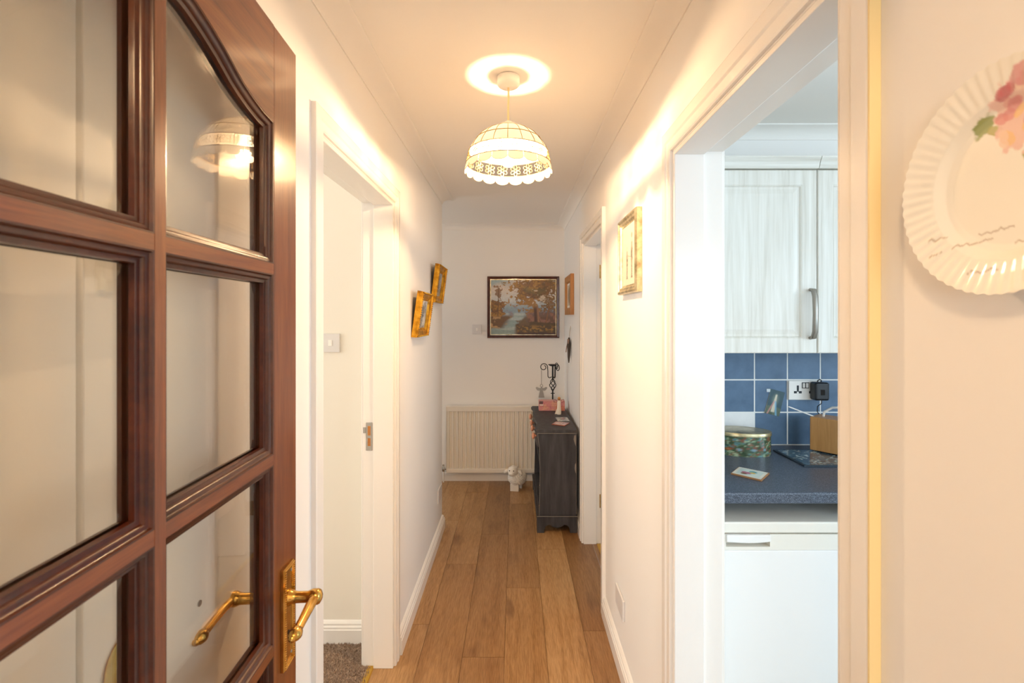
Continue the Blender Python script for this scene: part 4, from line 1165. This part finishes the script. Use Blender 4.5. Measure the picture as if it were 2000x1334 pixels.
def scroll(sg, yaw):
    p = []
    for k in range(15):                                  # lower small curl
        t = k/14; a = math.pi*(1.9-1.35*t); p.append((.030+.018*math.cos(a)*(.45+.55*t), .280+.018*math.sin(a)*(.45+.55*t)))
    p = p[::-1]; p = []
    for k in range(11): a = math.pi*(-.1-.75*k/10); p.append((.026+.016*math.cos(a), .276+.018*math.sin(a)))
    p = p[::-1]                                          # from stem side bottom curl ... up
    up = [(.042, .295), (.042, .32), (.045, .345)]
    big = []
    for k in range(30):
        t = k/29; a = math.pi*(.05+1.95*t)-0; r_ = .034*(1-.55*t); big.append((.078+r_*math.cos(math.pi-math.pi*2.4*t+0), .350+r_*math.sin(math.pi-math.pi*2.4*t)))
    q = p[::-1] if p[0][0] > p[-1][0] else p
    path = q+up+big
    m = MB().tube([(cx_+sg*u*math.cos(yaw), cy_-u*math.sin(yaw), BXT+v) for u, v in path], .0036, 8)
    build('scroll', m, M['iron'], ch, smooth=True)
scroll(-1, 0.); scroll(1, R(62)); scroll(1, R(-60))

an = thing('angel_ornament', 'flat pewter angel ornament hanging from the iron scroll', 'ornament', (.222, 4.212, .80))
ax_, ay_ = .224, 4.212
build('cord', MB().tube([(ax_, ay_+.006, 1.045), (ax_, ay_, .922)], .0016, 6), M['iron'], an)
build('halo_ring', MB().tube([(ax_+.011*math.cos(q*math.pi/10), ay_, .908+.011*math.sin(q*math.pi/10)) for q in range(20)], .0022, 6, closed=True), M['pewter'], an, smooth=True)
build('dress', MB().prism([(ax_-.026, .806), (ax_+.026, .806), (ax_+.009, .880), (ax_+.005, .897), (ax_-.005, .897), (ax_-.009, .880)], 'y', ay_-.004, ay_+.004), M['pewter'], an, bevel=.002)
for sg in (-1, 1):
    wpts = [(ax_+sg*.007, .886), (ax_+sg*.022, .888), (ax_+sg*.040, .897), (ax_+sg*.050, .892), (ax_+sg*.046, .880), (ax_+sg*.036, .868), (ax_+sg*.020, .864), (ax_+sg*.009, .872)]
    build('wing', MB().prism(wpts if sg > 0 else wpts[::-1], 'y', ay_-.002, ay_+.002), M['pewter'], an)

fg = thing('angel_figurine', 'small ivory robed figurine with wire wings on the bookcase', 'figurine', (.350, 3.92, BXT))
fx, fy = .350, 3.92
gm = MB().lathe([(0, 0), (.0165, 0), (.0185, .004), (.0185, .02), (.016, .05), (.0135, .08), (.0145, .098), (.0125, .108), (.005, .113), (.0045, .117), (0, .118)], (fx, fy, BXT), 20)
build('robe', gm, M['robe'], fg, smooth=True)
build('head', MB().ball((fx, fy, BXT+.127), .0125, .0125, .0145, 14, 10), M['hair'], fg, smooth=True)
build('robe_hem', MB().prism([(fx-.034, BXT), (fx-.012, BXT), (fx-.012, BXT+.045), (fx-.02, BXT+.038)], 'y', fy+.004, fy+.012), M['robe'], fg, bevel=.002)
for sg in (-1, 1):
    wv = [(0, .100), (.012, .112), (.026, .120), (.034, .112), (.026, .104), (.034, .098), (.02, .094), (.004, .094)]
    build('wire_wing', MB().tube([(fx+sg*(.010+a), fy+.012, BXT+b_) for a, b_ in wv], .0012, 6), M['iron'], fg, smooth=True)

def coaster(name, label, cat, P, z, th, func, nx=36, ny=36, group=None, edge='#d9cbb5'):
    """P: four corners (near-left.. CCW) in xy"""
    c = (sum(p[0] for p in P)/4, sum(p[1] for p in P)/4)
    T = thing(name, label, cat, (c[0], c[1], z), group=group)
    build('slab', MB().prism(P, 'z', z, z+th), mat(name+'_edge', edge, .5), T, bevel=.0012)
    def pl(u, v):
        a = Vector(P[0]).lerp(Vector(P[1]), u); b_ = Vector(P[3]).lerp(Vector(P[2]), u); q = a.lerp(b_, v)
        q = Vector(c)+(q-Vector(c))*.94; return (q.x, q.y, z+th+.0004)
    print_grid('printed_face', func, nx, ny, pl, M['print_gloss'], T); return T
def greycoast(u, v):
    n = vnoise(u*6, v*6, 91, 4); img = np.zeros(u.shape+(3,)); img[:] = C('#a8a8a6'); img = lay(img, sm(.5, .62, n), C('#83878c')); return lay(img, sm(.3, .2, np.hypot(u-.55, (v-.5)*1.4)+.2*(n-.5))*.8, C('#5f656c'))
def pinkcoast(u, v):
    n = vnoise(u*7, v*7, 95, 4); img = np.zeros(u.shape+(3,)); img[:] = C('#c9a09c'); img = lay(img, sm(.48, .6, n), C('#a9768c')); return lay(img, sm(.6, .7, n), C('#e3d3c8'))
coaster('coaster', 'grey printed coaster on the dark bookcase', 'coaster', [(.316, 3.63), (.408, 3.645), (.403, 3.79), (.308, 3.775)], BXT, .004, greycoast, edge='#8a8a88')
coaster('coaster', 'pink printed coaster on the dark bookcase', 'coaster', [(.352, 3.485), (.400, 3.585), (.302, 3.625), (.262, 3.535)], BXT, .005, pinkcoast, edge='#a5563c')
orn = thing('shelf_ornament', 'peach spiral ornament standing inside the bookcase', 'ornament', (.20, 3.50, .142))
sp_ = MB().tube([(.190+.010*math.cos(t*.9), 3.50+.014*math.sin(t*.9), .143+.0085*t) for t in range(28)], [.006+.004*math.sin(math.pi*t/27) for t in range(28)], 8)
build('spiral', sp_, M['peach'], orn, smooth=True)
build('foot', MB().lathe([(0, 0), (.026, 0), (.024, .008), (0, .010)], (.194, 3.50, .1425), 18), M['peach'], orn, smooth=True)

# ================================================================== KITCHEN
# tiles
build('grout', MB().box(XRo+.001, 3.29, YK-.0096, YK-.0003, .9185, 1.3575), M['grout'], wk)
TP = .149; tx0 = .9317-2*TP-.0+.0
tm = MB().box(-TP/2+.0028, TP/2-.0028, -.0035, .0035, -.0707, .0707)
tile_src = {}
for c_ in range(16):
    for r_ in range(3):
        cxm = tx0+(c_+.5)*TP; czm = .9185+(r_+.5)*.147
        if cxm+TP/2 > 3.28: continue
        mt = 'tile_white' if (c_ == 2 and r_ == 0) else 'tile_blue'
        if mt not in tile_src:
            o = build('tile', MB().add(tm.v, tm.f), M[mt], wk, world=False, bevel=.0012); tile_src[mt] = o
            o.location = (cxm, YK-.0072, czm)
        else: copy_part(tile_src[mt], wk, (cxm, YK-.0072, czm))

# wall cabinets
def cab_door(parent, x0, x1, z0, z1, yfront, matl, rail=.062):
    m = MB(); sweep_frame(m, rect(x0, x1, z0, z1), [(0, .003), (.003, 0), (rail-.004, 0), (rail-.002, .0015), (rail, .0005), (rail+.004, .0065), (rail+.012, .0065), (rail+.03, .004)], lambda u, v, d: (u, yfront+d, v), fill=True, back=.019)
    return build('door', m, matl, parent)
YF = 1.885
for i, (a, b_) in enumerate(((.594, 1.1690), (1.1715, 1.7665))):
    T = thing('wall_cabinet', ['limed ash wall cabinet above the oval tin', 'limed ash wall cabinet above the wooden radio'][i], 'cabinet', ((a+b_)/2, 2.04, 1.356), group='kitchen wall cabinets')
    build('carcass', MB().box(a, b_, YF+.0215, YK-.0115, 1.358, 2.068), M['ash'], T, bevel=.001)
    d_ = cab_door(T, a+.0005, b_-.0005, 1.355, 2.0665, YF, M['ash'])
    hx = (b_-.026) if i == 0 else (a+.57)
    hp = [(hx, YF+.001, 1.602), (hx, YF-.020, 1.598), (hx, YF-.029, 1.575), (hx, YF-.032, 1.508), (hx, YF-.029, 1.44), (hx, YF-.020, 1.418), (hx, YF+.001, 1.414)]
    hm = MB().tube(hp, [.006, .0085, .0085, .008, .0085, .0085, .006], 12); hm.v = [(hx+(x_-hx)*1.25, y_, z_) for x_, y_, z_ in hm.v]
    build('handle', hm, M['pewter'], d_, smooth=True)
    cr = [(YF-.010, 2.0695), (YF+.05, 2.0695), (YF+.05, 2.112), (YF-.028, 2.112), (YF-.028, 2.106), (YF-.018, 2.092), (YF-.014, 2.078)]
    build('cornice', MB().prism(cr, 'x', a, b_), M['ash_cross'], T)
wt = build('worktop', MB().box(.594, 2.95, 1.597, YK-.0118, .880, .918), M['worktop'], bevel=.006, seg=3)
tag(wt, 'dark speckled laminate kitchen worktop below the blue tiles', 'worktop')

# refrigerator under the worktop
FR = thing('refrigerator', 'white undercounter refrigerator beneath the speckled worktop', 'refrigerator', (.885, 1.9, 0))
fx0, fx1 = .606, 1.165
M['fridge_trim'] = mat('aged_white_plastic', '#ece7dc', .3)
build('body', MB().box(fx0, fx1, 1.660, 2.17, .03, .782), M['enamel'], FR, bevel=.003)
build('top_slab', MB().box(fx0-.003, fx1+.003, 1.600, 2.18, .783, .820), M['fridge_trim'], FR, bevel=.005, seg=3)
dd = build('door', MB().box(fx0, fx1, 1.604, 1.655, .09, .727), M['enamel'], FR, bevel=.006, seg=3)
hb = MB(); hy0, hy1 = 1.602, 1.655; ha, hb_ = .693, .838
hb.box(fx0, ha, hy0, hy1, .7275, .779); hb.box(hb_, fx1, hy0, hy1, .7275, .779); hb.box(ha, hb_, hy0, hy1, .7275, .738); hb.box(ha, hb_, 1.632, hy1, .738, .779)
build('handle_band', hb, M['fridge_trim'], dd)
hp = [(ha, .779), (ha, .757)]+[(ha+(hb_-ha)*k/10, .757-.004*math.sin(math.pi*k/10)) for k in range(1, 10)]+[(hb_, .758), (hb_, .779)]
build('handle', MB().prism(hp, 'y', 1.594, 1.611), M['enamel'], dd, bevel=.002)
build('kick_panel', MB().box(fx0+.01, fx1-.01, 1.64, 1.66, .0, .085), M['fridge_trim'], FR)
# base cabinet beside it
T = thing('base_cabinet', 'limed ash base cabinet beside the refrigerator', 'cabinet', (1.6, 1.9, 0))
build('carcass', MB().box(1.172, 1.772, 1.64, 2.19, .1, .879), M['ash'], T); d_ = cab_door(T, 1.174, 1.770, .105, .872, 1.618, M['ash'])
build('handle', MB().tube([(1.21, 1.619, .83), (1.21, 1.59, .82), (1.21, 1.588, .70), (1.21, 1.619, .69)], .007, 10), M['pewter'], d_, smooth=True)
build('kick_board', MB().box(1.172, 1.772, 1.68, 1.70, 0, .1), M['ash'], T)

WT = .9183
# oval tin
tn = thing('oval_tin', 'oval tin with green botanical print and gold lid on the worktop', 'tin', (.963, 2.077, WT), R(-13))
na_ = 96; ea, eb, hh = .116, .074, .082
vs_ = []; nh = 30
for j in range(nh+1):
    z = hh*j/nh
    for i in range(na_):
        a = 2*math.pi*i/na_; vs_.append((ea*math.cos(a), eb*math.sin(a), z))
fs_ = [(j*na_+i, j*na_+(i+1) % na_, (j+1)*na_+(i+1) % na_, (j+1)*na_+i) for j in range(nh) for i in range(na_)]+[tuple(range(na_))[::-1]]
tb = build('tin_body', MB().add(vs_, fs_), M['print_gloss'], tn, world=False, smooth=True)
tt, hh_ = np.meshgrid(np.arange(na_)/na_, np.linspace(0, 1, nh+1))
n1 = vnoise(tt*30, hh_*6, 101, 4); n2 = vnoise(tt*60+4, hh_*12, 102, 3); img = np.zeros(tt.shape+(3,)); img[:] = C('#3f5238')
img = lay(img, sm(.5, .6, n1), C('#5e7350')); img = lay(img, sm(.56, .66, n2), C('#7d4f38')); img = lay(img, sm(.60, .7, n1)*.8, C('#4f7f86')); img = lay(img, sm(.36, .28, n2)*.8, C('#23301f'))
img = lay(img, sm(.62, .72, vnoise(tt*44, hh_*9, 103, 3))*.8, C('#9fb08c'))
for cx0 in (.55, .66, .72, .80, .87): img = lay(img, sm(.022, .012, np.hypot(tt-cx0, (hh_-.35)*.25)+.02*(n2-.5))*.8, C('#b7683f' if cx0 < .7 else '#7fa3ad'))
ink(tb.data, img)
lid = MB(); vs_ = []
for s_, z in ((1.0, hh), (1.022, hh), (1.022, hh+.012), (1.0, hh+.0145), (.96, hh+.0135), (.9, hh+.0145), (.02, hh+.0155)):
    for i in range(na_):
        a = 2*math.pi*i/na_; vs_.append((ea*s_*math.cos(a), eb*s_*math.sin(a), z))
fs_ = [(j*na_+i, j*na_+(i+1) % na_, (j+1)*na_+(i+1) % na_, (j+1)*na_+i) for j in range(6) for i in range(na_)]+[tuple(range(6*na_, 7*na_))]
M['tin_lid'] = gilt('tin_lid_metal', '#8c7f5e', '#b3a57f', '#c9bd98', .3)
build('lid', lid.add(vs_, fs_), M['tin_lid'], tn, world=False, smooth=True)

def parrot(u, v):
    n = vnoise(u*8, v*8, 111, 4); img = np.zeros(u.shape+(3,)); img[:] = C('#e9e4d6')
    inn = (abs(u-.5) < .40)*(abs(v-.5) < .40)*1.0
    img = lay(img, inn, C('#cfdcd6')); img = lay(img, inn*sm(.2, .14, np.hypot(u-.40, v-.60)+.12*(n-.5)), C('#b56a86')); img = lay(img, inn*sm(.12, .08, np.hypot(u-.28, v-.66)), C('#7a4436'))
    img = lay(img, inn*sm(.16, .1, np.hypot(u-.66, v-.42)+.1*(n-.5)), C('#4f9aa0')); return lay(img, inn*sm(.12, .06, np.hypot(u-.52, v-.40)+.1*(n-.5)), C('#d9b455'))
coaster('coaster', 'white picture coaster lying on the kitchen worktop', 'coaster', [(.861, 1.703), (.930, 1.782), (.852, 1.857), (.788, 1.782)], WT, .006, parrot, edge='#a5764c')
def board(u, v):
    n = vnoise(u*10, v*10, 121, 4); n2 = vnoise(u*26, v*26, 122, 2); img = np.zeros(u.shape+(3,)); img[:] = C('#3f5563')
    img = lay(img, sm(.5, .62, n), C('#5a7480')); return lay(img, sm(.68, .74, n2), C('#c3cbc4'))
coaster('chopping_board', 'blue glass chopping board under the wooden radio', 'chopping board', [(1.111, 1.872), (1.46, 1.872), (1.46, 2.10), (1.111, 2.10)], WT, .006, board, 60, 40, edge='#26333d')

# wooden radio
RA = thing('radio', 'wooden cased table radio with white aerial and carry handle', 'radio', (1.372, 2.02, WT+.007), R(-52))
rz = .145
build('case', MB().box(-.118, .118, -.052, .052, .004, rz), M['radio_wood'], RA, world=False, bevel=.003)
for u in (-.09, .09): build('foot', MB().box(u-.012, u+.012, -.04, .04, 0, .0045), M['black_plastic'], RA, world=False)
build('carry_handle', MB().tube([(-.085, 0, rz-.004), (-.08, 0, rz+.02), (-.05, 0, rz+.042), (0, 0, rz+.050), (.05, 0, rz+.042), (.08, 0, rz+.02), (.085, 0, rz-.004)], .005, 8), M['white_plastic'], RA, world=False, smooth=True)
gr = MB().box(.1175, .1195, -.04, .04, .02, .12); build('speaker_grille', gr, M['black_plastic'], RA, world=False)
aerial = MB().tube([(1.3, 2.095, 1.062), (1.170, 2.085, 1.112)], .0026, 8); build('aerial', aerial, M['white_plastic'], RA, smooth=True)

# holy card stuck on the tiles
hc = thing('picture_card', 'small tilted teal picture card stuck on the blue tiles', 'card', (1.171, YK-.012, 1.06))
def cardf(u, v):
    n = vnoise(u*7, v*9, 131, 4); img = np.zeros(u.shape+(3,)); img[:] = C('#2f4d55'); img = lay(img, sm(.35, .05, np.hypot((u-.5), (v-.62)))*.7, C('#7f8f80'))
    img = lay(img, sm(.05, .0, v-.25-.1*n)*.8, C('#5d6a52')); c_ = abs(u-.5)
    img = lay(img, sm(.16-.10*(v-.1), .10-.10*(v-.1), c_)*sm(.86, .8, v)*sm(.08, .14, v)*.9, C('#e2d8c0'))
    img = lay(img, sm(.0, .12, .62-v)*sm(.09, .03, abs(u-.5+.55*(.62-v)))*.75, C('#c98f86')); return lay(img, sm(.0, .12, .62-v)*sm(.09, .03, abs(u-.5-.45*(.62-v)))*.75, C('#79b4d6'))
ca = R(-13)
def cpl(u, v):
    a, b_ = (u-.5)*.066, (v-.5)*.112
    return (1.1705+a*math.cos(ca)-b_*math.sin(ca), YK-.0125-.004*(1-v)*abs(u-.5)*2, 1.110+a*math.sin(ca)*1.0+b_*math.cos(ca))
ca = R(-15)
print_grid('printed_face', cardf, 40, 60, cpl, M['print'], hc)
bkc = MB().add([(x_, YK-.0113, z_) for x_, _, z_ in (cpl(0, 0), cpl(1, 0), cpl(1, 1), cpl(0, 1))]+[(x_, YK-.0122, z_) for x_, _, z_ in (cpl(0, 0), cpl(1, 0), cpl(1, 1), cpl(0, 1))], [(0,1,2,3),(7,6,5,4),(0,1,5,4),(1,2,6,5),(2,3,7,6),(3,0,4,7)])
build('card_stock', bkc, M['mount'], hc)
build('tape', MB().box(1.134, 1.150, YK-.0135, YK-.0128, 1.158, 1.172), mat('clear_tape', '#cfd8dc', .2), hc)

# double socket with a plugged-in adapter
SO = thing('wall_socket', 'white double wall socket on the blue kitchen tiles', 'wall socket', (1.304, YK-.011, 1.166))
sx, sz, sy = 1.304, 1.1665, YK-.0112
build('faceplate', MB().box(sx-.074, sx+.074, sy-.010, sy, sz-.0435, sz+.0435), M['white_plastic'], SO, bevel=.003)
for u in (-.034, .034):
    for (du, dz, w_, h_) in ((0, .012, .0045, .010), (-.011, -.0085, .0065, .0052), (.011, -.0085, .0065, .0052), (0, .0, .004, .006)):
        build('pin_slot', MB().box(sx+u+du-w_, sx+u+du+w_, sy-.0106, sy-.0099, sz+dz-h_, sz+dz+h_), M['black_plastic'], SO)
sw = build('switch_surround', MB().box(sx-.016, sx+.016, sy-.0108, sy-.0099, sz+.009, sz+.036), M['black_plastic'], SO)
for u in (-.0075, .0075): build('rocker', MB().box(sx+u-.0055, sx+u+.0055, sy-.013, sy-.0107, sz+.012, sz+.033), M['white_plastic'], sw, bevel=.001)
PA = thing('plug_adapter', 'black plug-in power adapter with a thin lead in the wall socket', 'adapter', (1.351, YK-.03, 1.166))
build('adapter_body', MB().box(1.321, 1.384, sy-.058, sy-.0112, 1.127, 1.207), M['black_plastic'], PA, bevel=.009, seg=3)
fn = MB()
for k in range(7): fn.box(1.3835, 1.3856, sy-.05, sy-.02, 1.138+k*.0095, 1.142+k*.0095)
build('vent_fins', fn, M['black_plastic'], PA)
build('label', MB().box(1.343, 1.362, sy-.0586, sy-.0579, 1.152, 1.176), M['dark_void'], PA)
ld_ = [(1.352, sy-.05, 1.128), (1.350, sy-.052, 1.115), (1.340, sy-.04, 1.10), (1.345, sy-.03, 1.075), (1.365, sy-.025, 1.05), (1.395, sy-.03, 1.03), (1.42, sy-.05, .99), (1.40, sy-.07, .935)]
build('lead', MB().tube(ld_, .0019, 7), M['black_plastic'], PA, smooth=True)
build('loop', MB().tube([(1.346, sy-.03, 1.205), (1.345, sy-.034, 1.214), (1.353, sy-.036, 1.219), (1.361, sy-.034, 1.214), (1.360, sy-.03, 1.205)], .0024, 7), M['black_plastic'], PA, smooth=True)

# white dishes at the left end of the worktop
def dish(label, x, y, r, h):
    T = thing('dish', label, 'dish', (x, y, WT))
    build('dish_bowl', MB().lathe([(0, .0), (r*.6, 0), (r*.66, .004), (r*.97, h-.002), (r, h), (r*.96, h+.001), (r*.62, .006), (0, .005)], (x, y, WT), 32), M['ceramic'], T, smooth=True)
    build('rim', MB().tube([(x+r*math.cos(q*math.pi/16), y+r*math.sin(q*math.pi/16), WT+h) for q in range(32)], .002, 6, closed=True), M['ceramic'], T, smooth=True)
dish('shallow white dish near the worktop front edge', .672, 1.735, .058, .016)
dish('small white dish in front of the oval tin', .778, 1.955, .05, .020)
